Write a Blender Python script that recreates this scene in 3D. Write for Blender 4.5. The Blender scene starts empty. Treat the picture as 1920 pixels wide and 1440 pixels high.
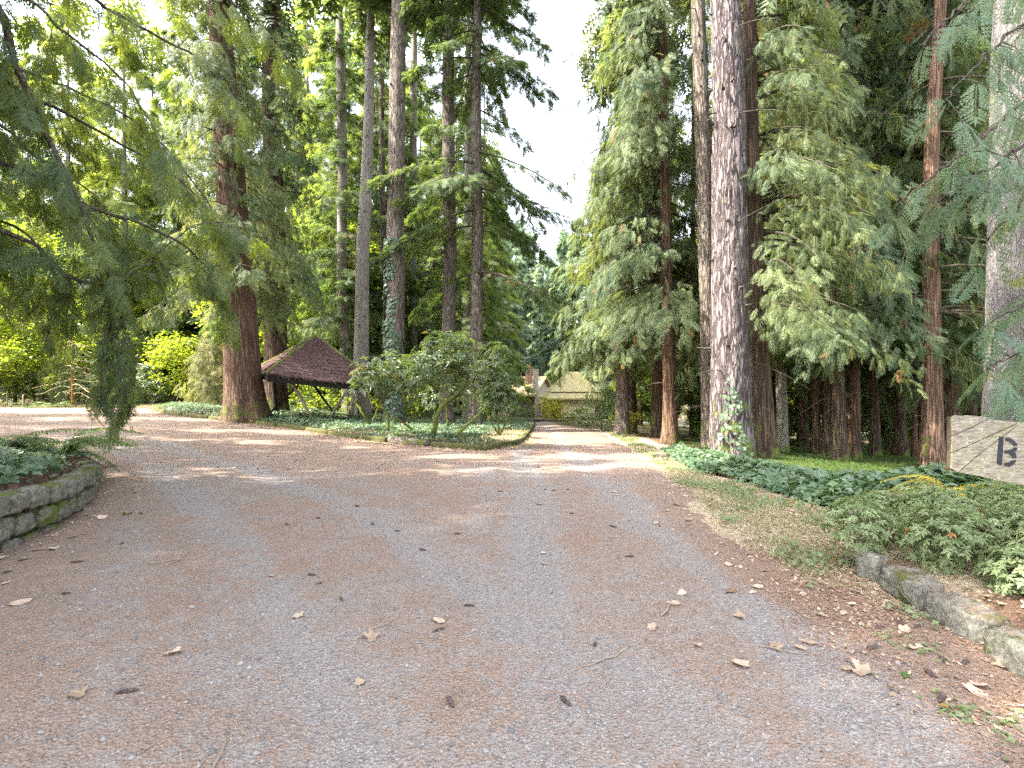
import bpy, bmesh, math, random
import numpy as np
from mathutils import Vector, Matrix, Euler

R = math.radians
SC = bpy.context.scene
COL = SC.collection
rng = np.random.default_rng(7)
random.seed(7)

# ------------------------------------------------------------------ camera
F, HZ, CH = 960.0, 720.0, 1.6          # focal length in photo pixels, horizon row, eye height
cam_d = bpy.data.cameras.new('camera')
cam = bpy.data.objects.new('camera', cam_d)
COL.objects.link(cam)
cam.location = (0, 0, CH)
cam.rotation_euler = (R(90), 0, 0)
cam_d.sensor_width = 36.0
cam_d.lens = 18.0
cam_d.clip_start = 0.05
cam_d.clip_end = 2000
SC.camera = cam

# ------------------------------------------------------------------ light
SUN_EL, SUN_AZ = R(50), R(101)          # elevation; azimuth from the view axis towards the left
sun_dir = Vector((-math.sin(SUN_AZ) * math.cos(SUN_EL), math.cos(SUN_AZ) * math.cos(SUN_EL), math.sin(SUN_EL)))
world = bpy.data.worlds.new('World')
SC.world = world
world.use_nodes = True
wn = world.node_tree
wn.nodes.clear()
sky = wn.nodes.new('ShaderNodeTexSky')
sky.sky_type = 'NISHITA'
sky.sun_disc = False
sky.sun_elevation = SUN_EL
sky.sun_rotation = -SUN_AZ
sky.dust_density = 3.0
sky.air_density = 1.0
sky.ozone_density = 1.0
bgn = wn.nodes.new('ShaderNodeBackground')
bgn.inputs['Strength'].default_value = 0.15
won = wn.nodes.new('ShaderNodeOutputWorld')
hsv = wn.nodes.new('ShaderNodeHueSaturation')          # thin bright overcast: less blue than the clear model
hsv.inputs['Saturation'].default_value = 0.42
hsv.inputs['Value'].default_value = 1.0
wn.links.new(sky.outputs[0], hsv.inputs['Color'])
wn.links.new(hsv.outputs[0], bgn.inputs[0])
wn.links.new(bgn.outputs[0], won.inputs[0])
sun_l = bpy.data.lights.new('sun', 'SUN')
sun_l.energy = 2.7
sun_l.angle = R(0.6)
sun_l.color = (1.0, 0.92, 0.79)
sun_o = bpy.data.objects.new('sun', sun_l)
COL.objects.link(sun_o)
sun_o.location = (0, 0, 60)
sun_o.rotation_euler = (-sun_dir).to_track_quat('-Z', 'Y').to_euler()

SC.view_settings.view_transform = 'Standard'
SC.view_settings.look = 'None'
SC.view_settings.gamma = 1.0
SC.view_settings.use_curve_mapping = False
SC.view_settings.exposure = 3.3
SC.render.engine = 'CYCLES'
SC.cycles.use_denoising = False              # fine foliage: grain keeps it crisper than the denoiser does
SC.cycles.sample_clamp_indirect = 3.0
SC.cycles.max_bounces = 6
SC.cycles.diffuse_bounces = 3
SC.cycles.glossy_bounces = 2
SC.cycles.transmission_bounces = 3
SC.cycles.use_adaptive_sampling = True
SC.cycles.adaptive_threshold = 0.01

# ------------------------------------------------------------------ small maths
def sm(a, b, x):
    t = np.clip((np.asarray(x, float) - a) / (b - a), 0, 1)
    return t * t * (3 - 2 * t)

def _h(i, j, s):
    v = np.sin(i * 127.1 + j * 311.7 + s * 74.7) * 43758.5453
    return v - np.floor(v)

def vnoise(x, y, s=0.0):
    x = np.asarray(x, float); y = np.asarray(y, float)
    xi, yi = np.floor(x), np.floor(y)
    u, v = x - xi, y - yi
    u, v = u * u * (3 - 2 * u), v * v * (3 - 2 * v)
    a, b, c, d = _h(xi, yi, s), _h(xi + 1, yi, s), _h(xi, yi + 1, s), _h(xi + 1, yi + 1, s)
    return (a * (1 - u) + b * u) * (1 - v) + (c * (1 - u) + d * u) * v

def fbm(x, y, s=0.0, o=4):
    t, a = 0.0, 0.5
    for k in range(o):
        t = t + a * vnoise(x, y, s + k * 3.3)
        x, y, a = x * 2.03 + 11.7, y * 2.03 + 5.1, a * 0.5
    return t

def nrm(v):
    return v / np.maximum(np.linalg.norm(v, axis=-1, keepdims=True), 1e-9)

def sdpoly(P, x, y):
    """Signed distance to a closed polygon, negative inside."""
    P = np.asarray(P, float)
    x = np.asarray(x, float); y = np.asarray(y, float)
    d = np.full(x.shape, 1e18); ins = np.zeros(x.shape, bool)
    n = len(P)
    for i in range(n):
        a, b = P[i], P[(i + 1) % n]
        e = b - a
        t = np.clip(((x - a[0]) * e[0] + (y - a[1]) * e[1]) / max(e @ e, 1e-12), 0, 1)
        d = np.minimum(d, (x - a[0] - t * e[0]) ** 2 + (y - a[1] - t * e[1]) ** 2)
        c = (a[1] > y) != (b[1] > y)
        ins ^= c & (x < (b[0] - a[0]) * (y - a[1]) / ((b[1] - a[1]) if abs(b[1] - a[1]) > 1e-12 else 1e-12) + a[0])
    d = np.sqrt(d)
    return np.where(ins, -d, d)

def dline(P, x, y):
    P = np.asarray(P, float)
    d = np.full(np.shape(x), 1e18)
    for a, b in zip(P[:-1], P[1:]):
        e = b - a
        t = np.clip(((x - a[0]) * e[0] + (y - a[1]) * e[1]) / (e @ e), 0, 1)
        d = np.minimum(d, np.hypot(x - a[0] - t * e[0], y - a[1] - t * e[1]))
    return d

# ------------------------------------------------------------------ terrain
def base_z(x, y):
    x = np.asarray(x, float); y = np.asarray(y, float)
    fwd = np.where(y > 6, (y - 6), 0) * sm(4, 10, y)
    fwd = np.where(fwd > 90, 90, fwd)
    z = -0.045 * fwd * sm(-22, 2, x)
    z = z - 0.07 * np.clip(x - 5, 0, 30) * sm(6, 12, y)
    return z

def G(px, py):
    """Point of the terrain seen at a photo pixel."""
    dx, dz = (px - 960) / F, (HZ - py) / F
    lo, hi = 0.8, 150.0
    f = lambda D: CH + dz * D - float(base_z(dx * D, D))
    Ds = np.linspace(lo, hi, 1500)
    v = CH + dz * Ds - base_z(dx * Ds, Ds)
    k = np.argmax(v < 0) if (v < 0).any() else len(Ds) - 1
    lo, hi = Ds[max(k - 1, 0)], Ds[k]
    for _ in range(30):
        m = (lo + hi) / 2
        if f(m) > 0: lo = m
        else: hi = m
    return np.array((dx * hi, hi))

def W(px, py, D):
    return np.array(((px - 960) / F * D, D, CH + (HZ - py) / F * D))

def GP(L):
    return [tuple(G(*p)) for p in L]

wall_line = [(-4.55, 3.6), (-4.8, 4.5), (-4.95, 4.95), (-5.15, 5.7), (-5.8, 6.8), (-6.8, 8.2), (-8.0, 9.5)]
left_bed = wall_line + [(-8.3, 10.6), (-9.6, 11.3), (-13, 13.3), (-20, 16), (-34, 18), (-34, 3), (-8, 3)]
island_front = GP([(1002, 795), (992, 812), (968, 836), (900, 846), (800, 838), (735, 832), (640, 820), (560, 806), (470, 795), (400, 787)]) + [(-18.5, 27.5), (-23, 33)]
island = island_front + [(-26, 40), (-14, 60), (1.2, 62), (1.4, 40)]
right_front = [(1.0, 62), (3.6, 50), (3.4, 36)] + GP([(1112, 806), (1155, 828), (1215, 868), (1268, 915), (1322, 968), (1385, 1030), (1480, 1090), (1590, 1128)]) + [(2.75, 3.4)]
right_bed = [(2.88, 1.8), (2.88, 2.8), (2.9, 3.57), (2.97, 4.15), (3.7, 5.4), (4.6, 6.5), (7, 7.4), (12, 7), (12, 1.8)]
road_poly = [(3.2, -5), (2.85, 2.2)] + right_front[::-1][:] + island_front[:] + [(-30, 34.5), (-46, 35), (-46, 21)] + [(-20, 16.2), (-13, 13.5), (-9.6, 11.5), (-8.2, 10.7)] + wall_line[::-1] + [(-4.4, -5)]

def ground_z(x, y):
    x = np.asarray(x, float); y = np.asarray(y, float)
    z = base_z(x, y)
    z = z + 0.14 * sm(-0.1, 0.25, -sdpoly(island, x, y))
    z = z + (0.58 - 0.055 * np.clip(y - 4.5, 0, 6)) * sm(0.12, 0.3, -sdpoly(left_bed, x, y)) * sm(40, 20, np.hypot(x, y))
    z = z + 0.17 * sm(0.08, 0.3, -sdpoly(right_bed, x, y))
    out = sm(0.2, 2.0, sdpoly(road_poly, x, y))
    z = z + out * (fbm(x * 0.35, y * 0.35, 2) - 0.5) * 0.28 + out * (fbm(x * 2, y * 2, 5, 3) - 0.45) * 0.05
    # low moss bank in the wood beyond the ivy
    z = z + 0.12 * np.exp(-((y - 12) / 3.0) ** 2) * sm(6, 9, x) * out
    return z

def gz(x, y):
    return float(ground_z(np.array([x]), np.array([y]))[0])

# ------------------------------------------------------------------ mesh building
class MB:
    def __init__(s):
        s.V, s.F4, s.F3, s.m4, s.m3, s.t, s.s4, s.s3, s.n = [], [], [], [], [], [], [], [], 0
    def add(s, V, F4=None, F3=None, mat=0, tint=0.5, smooth=False):
        V = np.asarray(V, float).reshape(-1, 3)
        if F4 is not None and len(F4):
            F4 = np.asarray(F4, np.int64); s.F4.append(F4 + s.n); s.m4.append(np.full(len(F4), mat)); s.s4.append(np.full(len(F4), smooth))
        if F3 is not None and len(F3):
            F3 = np.asarray(F3, np.int64); s.F3.append(F3 + s.n); s.m3.append(np.full(len(F3), mat)); s.s3.append(np.full(len(F3), smooth))
        s.V.append(V); s.t.append(np.broadcast_to(np.asarray(tint, float), (len(V),)))
        s.n += len(V)
        return s
    def mesh(s, name, mats):
        me = bpy.data.meshes.new(name)
        V = np.concatenate(s.V); nv = len(V)
        f4 = np.concatenate(s.F4) if s.F4 else np.zeros((0, 4), np.int64)
        f3 = np.concatenate(s.F3) if s.F3 else np.zeros((0, 3), np.int64)
        mi = np.concatenate(s.m4 + s.m3).astype(np.int32); smo = np.concatenate(s.s4 + s.s3)
        me.vertices.add(nv); me.vertices.foreach_set('co', V.astype(np.float32).ravel())
        lp = np.concatenate([f4.ravel(), f3.ravel()]).astype(np.int32)
        me.loops.add(len(lp)); me.loops.foreach_set('vertex_index', lp)
        st = np.concatenate([np.arange(len(f4)) * 4, len(f4) * 4 + np.arange(len(f3)) * 3]).astype(np.int32)
        me.polygons.add(len(st)); me.polygons.foreach_set('loop_start', st)
        me.polygons.foreach_set('material_index', mi)
        me.polygons.foreach_set('use_smooth', smo.astype(bool))
        for m in (mats if isinstance(mats, (list, tuple)) else [mats]):
            me.materials.append(m)
        a = me.attributes.new('tint', 'FLOAT', 'POINT')
        a.data.foreach_set('value', np.concatenate(s.t).astype(np.float32))
        me.update(calc_edges=True)
        return me

def link(name, me, parent=None, loc=None):
    o = bpy.data.objects.new(name, me); COL.objects.link(o)
    if parent is not None: o.parent = parent
    if loc is not None: o.location = loc
    return o

def tag(o, label=None, cat=None, group=None, kind=None):
    if label: o['label'] = label
    if cat: o['category'] = cat
    if group: o['group'] = group
    if kind: o['kind'] = kind
    return o

def empty(name, loc, label, cat, group=None, rot=(0, 0, 0)):
    o = bpy.data.objects.new(name, None); COL.objects.link(o)
    o.empty_display_size = 0.2
    o.location = loc; o.rotation_euler = rot
    return tag(o, label, cat, group)

def tube(P, r, k=8, cap=True):
    """Tube along points P (n,3) with radii r."""
    P = np.asarray(P, float); n = len(P); r = np.broadcast_to(np.asarray(r, float), (n,))
    T = nrm(np.gradient(P, axis=0))
    ref = np.array((0.13, 0.27, 0.95)) if abs(T[:, 2]).mean() < 0.8 else np.array((1.0, 0.1, 0.05))
    A = nrm(np.cross(T, ref)); B = np.cross(T, A)
    th = np.arange(k) * 2 * np.pi / k
    V = P[:, None] + r[:, None, None] * (np.cos(th)[None, :, None] * A[:, None] + np.sin(th)[None, :, None] * B[:, None])
    V = V.reshape(-1, 3)
    i = np.arange(n - 1)[:, None] * k; j = np.arange(k)[None]; j2 = (j + 1) % k
    Q = np.stack([i + j, i + j2, i + k + j2, i + k + j], -1).reshape(-1, 4)
    F3 = None
    if cap:
        V = np.concatenate([V, P[:1], P[-1:]])
        c0, c1 = n * k, n * k + 1
        jj = np.arange(k); jn = (jj + 1) % k
        F3 = np.concatenate([np.stack([jn, jj, np.full(k, c0)], -1), np.stack([(n - 1) * k + jj, (n - 1) * k + jn, np.full(k, c1)], -1)])
    return V, Q, F3

def spline(P, n=16):
    P = np.asarray(P, float)
    P = np.concatenate([[2 * P[0] - P[1]], P, [2 * P[-1] - P[-2]]])
    out = []
    m = len(P) - 3
    for t in np.linspace(0, m - 1e-6, n):
        i = int(t); u = t - i
        a, b, c, d = P[i:i + 4]
        out.append(0.5 * (2 * b + (c - a) * u + (2 * a - 5 * b + 4 * c - d) * u * u + (3 * b - a - 3 * c + d) * u ** 3))
    return np.array(out)

def box(mb, c, s, rz=0.0, mat=0, jit=0.0, tint=0.5):
    x, y, z = np.array(s) / 2
    V = np.array([(-x, -y, -z), (x, -y, -z), (x, y, -z), (-x, y, -z), (-x, -y, z), (x, -y, z), (x, y, z), (-x, y, z)], float)
    if jit: V += rng.normal(0, jit, V.shape)
    ca, sa = math.cos(rz), math.sin(rz)
    V = np.stack([V[:, 0] * ca - V[:, 1] * sa, V[:, 0] * sa + V[:, 1] * ca, V[:, 2]], -1) + np.array(c)
    mb.add(V, [(0, 3, 2, 1), (4, 5, 6, 7), (0, 1, 5, 4), (1, 2, 6, 5), (2, 3, 7, 6), (3, 0, 4, 7)], mat=mat, tint=tint)

def rough_box(size, n=(4, 2, 2), amp=0.02, rnd=0.25, seed=0, cuts=3):
    """A worn block: subdivided box with rounded, uneven faces."""
    bm = bmesh.new()
    bmesh.ops.create_cube(bm, size=1.0)
    bmesh.ops.subdivide_edges(bm, edges=bm.edges[:], cuts=cuts, use_grid_fill=True)
    V = np.array([v.co[:] for v in bm.verts]) * 2
    L = np.linalg.norm(V, axis=1, keepdims=True)
    V = V * (1 - rnd * np.clip(L - 1.0, 0, 1) * 0.55)
    r2 = np.random.default_rng(seed)
    off = r2.uniform(0, 50, 3)
    nz = np.stack([fbm(V[:, 1] * 2.6 + off[0], V[:, 2] * 2.6 + V[:, 0] * 1.9, seed, 4), fbm(V[:, 0] * 2 + off[1], V[:, 2] * 2 + V[:, 1], seed + 9, 3), fbm(V[:, 0] * 2 + off[2], V[:, 1] * 2 + V[:, 2], seed + 5, 3)], -1) - 0.47
    V = V * np.array(size) / 2 + nz * amp * 3
    Fq = [[v.index for v in f.verts] for f in bm.faces]
    bm.free()
    return V, Fq

# ------------------------------------------------------------------ materials
MATS = {}
def newmat(name):
    m = bpy.data.materials.new(name); m.use_nodes = True
    m.node_tree.nodes.clear()
    MATS[name] = m
    return m, m.node_tree.nodes, m.node_tree.links

def nd(ns, typ, **kw):
    n = ns.new(typ)
    for k, v in kw.items():
        if k in ('operation', 'blend_type', 'data_type', 'attribute_name', 'feature', 'distance', 'noise_dimensions', 'interpolation_type', 'vector_type', 'clamp_factor', 'mode'):
            setattr(n, k, v)
        else:
            n.inputs[k].default_value = v
    return n

def mixc(ns, ls, fac, a, b):
    n = ns.new('ShaderNodeMix'); n.data_type = 'RGBA'
    for sock, v in ((n.inputs[0], fac), (n.inputs[6], a), (n.inputs[7], b)):
        if isinstance(v, bpy.types.NodeSocket): ls.new(v, sock)
        elif isinstance(v, (int, float)): sock.default_value = v
        else: sock.default_value = (*v, 1)
    return n.outputs[2]

def ramp(ns, ls, src, lo, hi):
    n = ns.new('ShaderNodeMapRange'); n.interpolation_type = 'SMOOTHSTEP'
    ls.new(src, n.inputs[0]); n.inputs[1].default_value = lo; n.inputs[2].default_value = hi
    return n.outputs[0]

def mth(ns, ls, op, a, b=None):
    n = ns.new('ShaderNodeMath'); n.operation = op
    for k, v in ((0, a), (1, b)):
        if v is None: continue
        if isinstance(v, bpy.types.NodeSocket): ls.new(v, n.inputs[k])
        else: n.inputs[k].default_value = v
    return n.outputs[0]

def noise(ns, ls, scale, detail=4, coord=None, rough=0.55):
    n = ns.new('ShaderNodeTexNoise'); n.inputs['Scale'].default_value = scale
    n.inputs['Detail'].default_value = detail; n.inputs['Roughness'].default_value = rough
    if coord is not None: ls.new(coord, n.inputs['Vector'])
    return n.outputs[0]

def mapped(ns, ls, src, scale):
    n = ns.new('ShaderNodeMapping'); n.inputs['Scale'].default_value = scale
    ls.new(src, n.inputs['Vector'])
    return n.outputs[0]

def finish(ns, ls, col, rough=0.85, spec=0.25, bump=None, bstr=0.5, bdist=0.02, trans=None, tfac=0.35):
    p = ns.new('ShaderNodeBsdfPrincipled')
    if isinstance(col, bpy.types.NodeSocket): ls.new(col, p.inputs['Base Color'])
    else: p.inputs['Base Color'].default_value = (*col, 1)
    if isinstance(rough, bpy.types.NodeSocket): ls.new(rough, p.inputs['Roughness'])
    else: p.inputs['Roughness'].default_value = rough
    p.inputs['Specular IOR Level'].default_value = spec
    if bump is not None:
        b = ns.new('ShaderNodeBump'); b.inputs['Strength'].default_value = bstr; b.inputs['Distance'].default_value = bdist
        ls.new(bump, b.inputs['Height']); ls.new(b.outputs[0], p.inputs['Normal'])
    out = ns.new('ShaderNodeOutputMaterial')
    if trans is not None:
        t = ns.new('ShaderNodeBsdfTranslucent')
        if isinstance(trans, bpy.types.NodeSocket): ls.new(trans, t.inputs[0])
        else: t.inputs[0].default_value = (*trans, 1)
        mx = ns.new('ShaderNodeMixShader'); mx.inputs[0].default_value = tfac
        ls.new(p.outputs[0], mx.inputs[1]); ls.new(t.outputs[0], mx.inputs[2]); ls.new(mx.outputs[0], out.inputs[0])
    else:
        ls.new(p.outputs[0], out.inputs[0])

def leafmat(name, a, b, ta, tb, tfac=0.4, rough=0.55, spec=0.3, dead=None):
    m, ns, ls = newmat(name)
    at = nd(ns, 'ShaderNodeAttribute', attribute_name='tint').outputs['Fac']
    oi = ns.new('ShaderNodeObjectInfo')
    f = mth(ns, ls, 'ADD', at, mth(ns, ls, 'MULTIPLY', mth(ns, ls, 'SUBTRACT', oi.outputs['Random'], 0.5), 0.35))
    f = mth(ns, ls, 'MINIMUM', mth(ns, ls, 'MAXIMUM', f, 0.0), 1.0)
    c = mixc(ns, ls, f, a, b)
    if dead is not None:
        c = mixc(ns, ls, ramp(ns, ls, at, 0.955, 0.985), c, dead)
    t = mixc(ns, ls, f, ta, tb)
    finish(ns, ls, c, rough, spec, trans=t, tfac=tfac)
    return m

M_cedar = leafmat('cedar_foliage', (0.036, 0.072, 0.046), (0.170, 0.205, 0.090), (0.09, 0.16, 0.035), (0.38, 0.40, 0.09), 0.40, 0.6, 0.25, (0.20, 0.10, 0.035))  # wide tint range puts warm highlights and bluish shade into the colour
M_cedarnear = leafmat('hanging_cedar_foliage', (0.040, 0.078, 0.046), (0.130, 0.165, 0.050), (0.10, 0.17, 0.025), (0.36, 0.42, 0.03), 0.45, 0.5, 0.3, (0.16, 0.09, 0.03))
M_ferny = leafmat('ferny_frond_foliage', (0.050, 0.095, 0.062), (0.140, 0.200, 0.125), (0.10, 0.19, 0.05), (0.26, 0.34, 0.10), 0.38, 0.55, 0.3, (0.22, 0.13, 0.05))
M_fir = leafmat('fir_foliage', (0.050, 0.085, 0.040), (0.115, 0.145, 0.060), (0.12, 0.19, 0.03), (0.26, 0.32, 0.07), 0.42, 0.6, 0.25, (0.17, 0.09, 0.03))
M_far = leafmat('far_conifer_foliage', (0.085, 0.140, 0.095), (0.170, 0.215, 0.135), (0.20, 0.32, 0.14), (0.36, 0.44, 0.20), 0.45, 0.7, 0.2)  # pale mint greens put the haze of distance into the leaf colour
M_lit = leafmat('sunlit_conifer_foliage', (0.075, 0.115, 0.035), (0.120, 0.150, 0.050), (0.20, 0.28, 0.03), (0.36, 0.40, 0.07), 0.5, 0.6, 0.2)  # sunlight put into the colour: paler, more translucent copy of the fir foliage
M_maple = leafmat('maple_foliage', (0.070, 0.115, 0.020), (0.120, 0.150, 0.025), (0.22, 0.34, 0.015), (0.42, 0.46, 0.025), 0.55, 0.5, 0.3, (0.22, 0.16, 0.02))
M_pale = leafmat('pale_spruce_foliage', (0.12, 0.13, 0.06), (0.22, 0.20, 0.09), (0.24, 0.26, 0.08), (0.36, 0.34, 0.12), 0.4, 0.7, 0.2)
M_rhodo = leafmat('rhododendron_foliage', (0.050, 0.085, 0.036), (0.120, 0.150, 0.065), (0.14, 0.22, 0.03), (0.28, 0.34, 0.06), 0.35, 0.36, 0.5, (0.26, 0.12, 0.02))
M_ivy = leafmat('ivy_foliage', (0.045, 0.092, 0.050), (0.130, 0.190, 0.100), (0.08, 0.17, 0.03), (0.20, 0.28, 0.06), 0.28, 0.40, 0.5, (0.22, 0.15, 0.05))
M_fern = leafmat('fern_foliage', (0.045, 0.090, 0.025), (0.100, 0.150, 0.045), (0.12, 0.22, 0.015), (0.26, 0.34, 0.04), 0.4, 0.55, 0.3)
M_fern_y = leafmat('yellow_fern_foliage', (0.30, 0.24, 0.035), (0.44, 0.38, 0.07), (0.50, 0.40, 0.03), (0.60, 0.50, 0.08), 0.4, 0.6, 0.2)
M_azalea = leafmat('azalea_foliage', (0.090, 0.135, 0.055), (0.250, 0.305, 0.150), (0.18, 0.26, 0.05), (0.32, 0.38, 0.12), 0.35, 0.5, 0.4, (0.28, 0.13, 0.03))
M_yshrub = leafmat('yellow_shrub_foliage', (0.20, 0.20, 0.03), (0.36, 0.33, 0.05), (0.40, 0.38, 0.02), (0.55, 0.50, 0.06), 0.45, 0.6, 0.2)
M_drygrass = leafmat('dry_grass', (0.25, 0.25, 0.12), (0.62, 0.53, 0.36), (0.16, 0.17, 0.05), (0.28, 0.22, 0.1), 0.25, 0.8, 0.1)
M_mossgrass = leafmat('moss_grass', (0.038, 0.072, 0.020), (0.105, 0.130, 0.045), (0.12, 0.24, 0.02), (0.26, 0.34, 0.05), 0.35, 0.8, 0.1)
M_deadleaf = leafmat('dead_leaf', (0.17, 0.10, 0.06), (0.52, 0.41, 0.31), (0.25, 0.16, 0.08), (0.4, 0.3, 0.18), 0.15, 0.7, 0.2)
M_needles = leafmat('fallen_needles', (0.17, 0.095, 0.068), (0.38, 0.25, 0.175), (0.2, 0.1, 0.05), (0.3, 0.16, 0.08), 0.1, 0.85, 0.1)
M_pebble = leafmat('gravel_stone', (0.11, 0.105, 0.104), (0.27, 0.252, 0.244), (0.1, 0.1, 0.1), (0.1, 0.1, 0.1), 0.0, 0.8, 0.2)

def barkmat(name, dark, mid, light, moss=0.35, stretch=(7, 7, 0.9), bdist=0.03, moss_col=(0.085, 0.105, 0.022), furrow=1.0, mosslow=2.0, wob=1.1, fcol=1.0):
    m, ns, ls = newmat(name)
    tc = ns.new('ShaderNodeTexCoord')
    co = mapped(ns, ls, tc.outputs['Object'], stretch)
    wbn = ns.new('ShaderNodeTexNoise'); wbn.inputs['Scale'].default_value = 2.0
    ls.new(co, wbn.inputs['Vector'])
    wv = ns.new('ShaderNodeVectorMath'); wv.operation = 'MULTIPLY_ADD'
    ls.new(wbn.outputs['Color'], wv.inputs[0]); wv.inputs[1].default_value = (wob, wob, wob); ls.new(co, wv.inputs[2])
    vo = ns.new('ShaderNodeTexVoronoi'); vo.feature = 'DISTANCE_TO_EDGE'; vo.inputs['Scale'].default_value = 1.6
    ls.new(wv.outputs[0], vo.inputs['Vector'])
    fur = ramp(ns, ls, vo.outputs['Distance'], 0.0, 0.22)
    fine = noise(ns, ls, 9.0, 6, co, 0.7)
    big = noise(ns, ls, 0.9, 3, tc.outputs['Object'])
    h = mth(ns, ls, 'ADD', mth(ns, ls, 'MULTIPLY', fur, furrow), mth(ns, ls, 'MULTIPLY', fine, 0.8))
    c = mixc(ns, ls, ramp(ns, ls, fine, 0.3, 0.75), mid, light)
    c = mixc(ns, ls, mth(ns, ls, 'SUBTRACT', 1.0, mth(ns, ls, 'MULTIPLY', mth(ns, ls, 'SUBTRACT', 1.0, fur), fcol)), dark, c)
    c = mixc(ns, ls, mth(ns, ls, 'MULTIPLY', ramp(ns, ls, big, 0.35, 0.7), 0.45), c, mid)
    if moss > 0:
        mn = noise(ns, ls, 2.2, 6, tc.outputs['Object'], 0.65)
        sep = ns.new('ShaderNodeSeparateXYZ'); ls.new(tc.outputs['Object'], sep.inputs[0])
        low = ramp(ns, ls, sep.outputs['Z'], mosslow, 0.0)
        v = mth(ns, ls, 'ADD', mn, mth(ns, ls, 'MULTIPLY', low, 0.16))
        mask = mth(ns, ls, 'MULTIPLY', ramp(ns, ls, v, 0.70 - moss * 0.3, 0.84 - moss * 0.3), 0.9)
        c = mixc(ns, ls, mask, c, mixc(ns, ls, fine, moss_col, tuple(v * 1.9 for v in moss_col)))
    finish(ns, ls, c, 0.92, 0.15, h, 1.0, bdist)
    return m

M_bark_fir = barkmat('fir_bark', (0.055, 0.045, 0.038), (0.17, 0.14, 0.115), (0.30, 0.25, 0.21), 0.26, (7, 7, 0.9), 0.03)
M_bark_big = barkmat('old_fir_bark', (0.035, 0.027, 0.026), (0.16, 0.132, 0.13), (0.25, 0.215, 0.212), 0.27, (5.5, 5.5, 0.75), 0.035, furrow=1.2, mosslow=3.0, wob=1.3)
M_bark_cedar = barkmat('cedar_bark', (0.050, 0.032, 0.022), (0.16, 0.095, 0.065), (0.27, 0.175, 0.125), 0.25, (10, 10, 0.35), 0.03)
M_bark_dark = barkmat('shaded_cedar_bark', (0.030, 0.022, 0.017), (0.105, 0.068, 0.048), (0.19, 0.125, 0.088), 0.30, (10, 10, 0.4), 0.03)  # shade put into the colour: darker copy of the cedar bark
M_bark_grey = barkmat('hemlock_bark', (0.09, 0.08, 0.068), (0.24, 0.215, 0.185), (0.36, 0.32, 0.28), 0.42, (7, 7, 0.9), 0.015, fcol=0.6)
M_bark_lichen = barkmat('lichen_bark', (0.11, 0.10, 0.105), (0.145, 0.135, 0.13), (0.24, 0.225, 0.225), 0.60, (10, 10, 3), 0.03, (0.085, 0.095, 0.03), 0.6, fcol=0.6)
M_limb = barkmat('limb_bark', (0.030, 0.026, 0.02), (0.085, 0.07, 0.052), (0.15, 0.125, 0.095), 0.45, (10, 10, 10), 0.01, mosslow=0.01)
M_mossstem = barkmat('mossy_stem', (0.04, 0.045, 0.015), (0.085, 0.095, 0.03), (0.15, 0.155, 0.06), 0.75, (14, 14, 14), 0.01)
M_palewood = barkmat('pale_twig_bark', (0.2, 0.16, 0.09), (0.38, 0.33, 0.19), (0.50, 0.46, 0.30), 0.3, (14, 14, 14), 0.01, (0.28, 0.29, 0.08), mosslow=0.01)
M_redtrunk = barkmat('orange_sapling_bark', (0.2, 0.09, 0.03), (0.36, 0.18, 0.06), (0.45, 0.26, 0.1), 0.1, (14, 14, 14), 0.01, mosslow=0.01)
M_post = barkmat('weathered_pole', (0.09, 0.075, 0.055), (0.21, 0.18, 0.14), (0.30, 0.26, 0.21), 0.15, (14, 14, 2), 0.008)
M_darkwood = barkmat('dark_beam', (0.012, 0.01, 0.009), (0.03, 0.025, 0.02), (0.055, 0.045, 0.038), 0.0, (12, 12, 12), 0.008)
M_timber = barkmat('mossy_timber', (0.045, 0.045, 0.02), (0.11, 0.10, 0.055), (0.18, 0.16, 0.10), 0.62, (4, 9, 9), 0.015, (0.058, 0.060, 0.020))
M_timber_bare = barkmat('bare_timber', (0.05, 0.04, 0.033), (0.15, 0.125, 0.105), (0.25, 0.21, 0.18), 0.15, (3, 12, 12), 0.012)

def stonemat(name, a, b, moss, moss_col=(0.062, 0.074, 0.018), lo=0.5, bd=0.02):
    m, ns, ls = newmat(name)
    tc = ns.new('ShaderNodeTexCoord')
    n1 = noise(ns, ls, 22, 8, tc.outputs['Object'], 0.7)
    geo = ns.new('ShaderNodeNewGeometry')
    n2 = noise(ns, ls, 2.6, 5, geo.outputs['Position'], 0.65)
    c = mixc(ns, ls, ramp(ns, ls, n1, 0.32, 0.7), a, b)
    sp = noise(ns, ls, 70, 3, tc.outputs['Object'], 0.6)
    c = mixc(ns, ls, mth(ns, ls, 'MULTIPLY', ramp(ns, ls, sp, 0.58, 0.7), 0.5), c, tuple(min(1, v * 1.7) for v in b))
    sx = ns.new('ShaderNodeSeparateXYZ'); ls.new(geo.outputs['Normal'], sx.inputs[0])
    up = ramp(ns, ls, sx.outputs['Z'], -0.2, 0.9)
    v = mth(ns, ls, 'ADD', n2, mth(ns, ls, 'MULTIPLY', up, 0.10))
    mk = ramp(ns, ls, v, lo + 0.25 - moss * 0.3, lo + 0.36 - moss * 0.3)
    c = mixc(ns, ls, mth(ns, ls, 'MULTIPLY', mk, 0.95), c, mixc(ns, ls, n1, moss_col, tuple(v * 1.5 for v in moss_col)))
    h = mth(ns, ls, 'ADD', n1, mth(ns, ls, 'MULTIPLY', mk, 0.5))
    finish(ns, ls, c, 0.95, 0.1, h, 1.0, bd)
    return m
M_block_l = stonemat('mossy_wall_block', (0.075, 0.068, 0.052), (0.20, 0.185, 0.150), 0.72)
M_block_r = stonemat('concrete_edging_block', (0.10, 0.095, 0.078), (0.26, 0.25, 0.21), 0.60)
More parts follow.
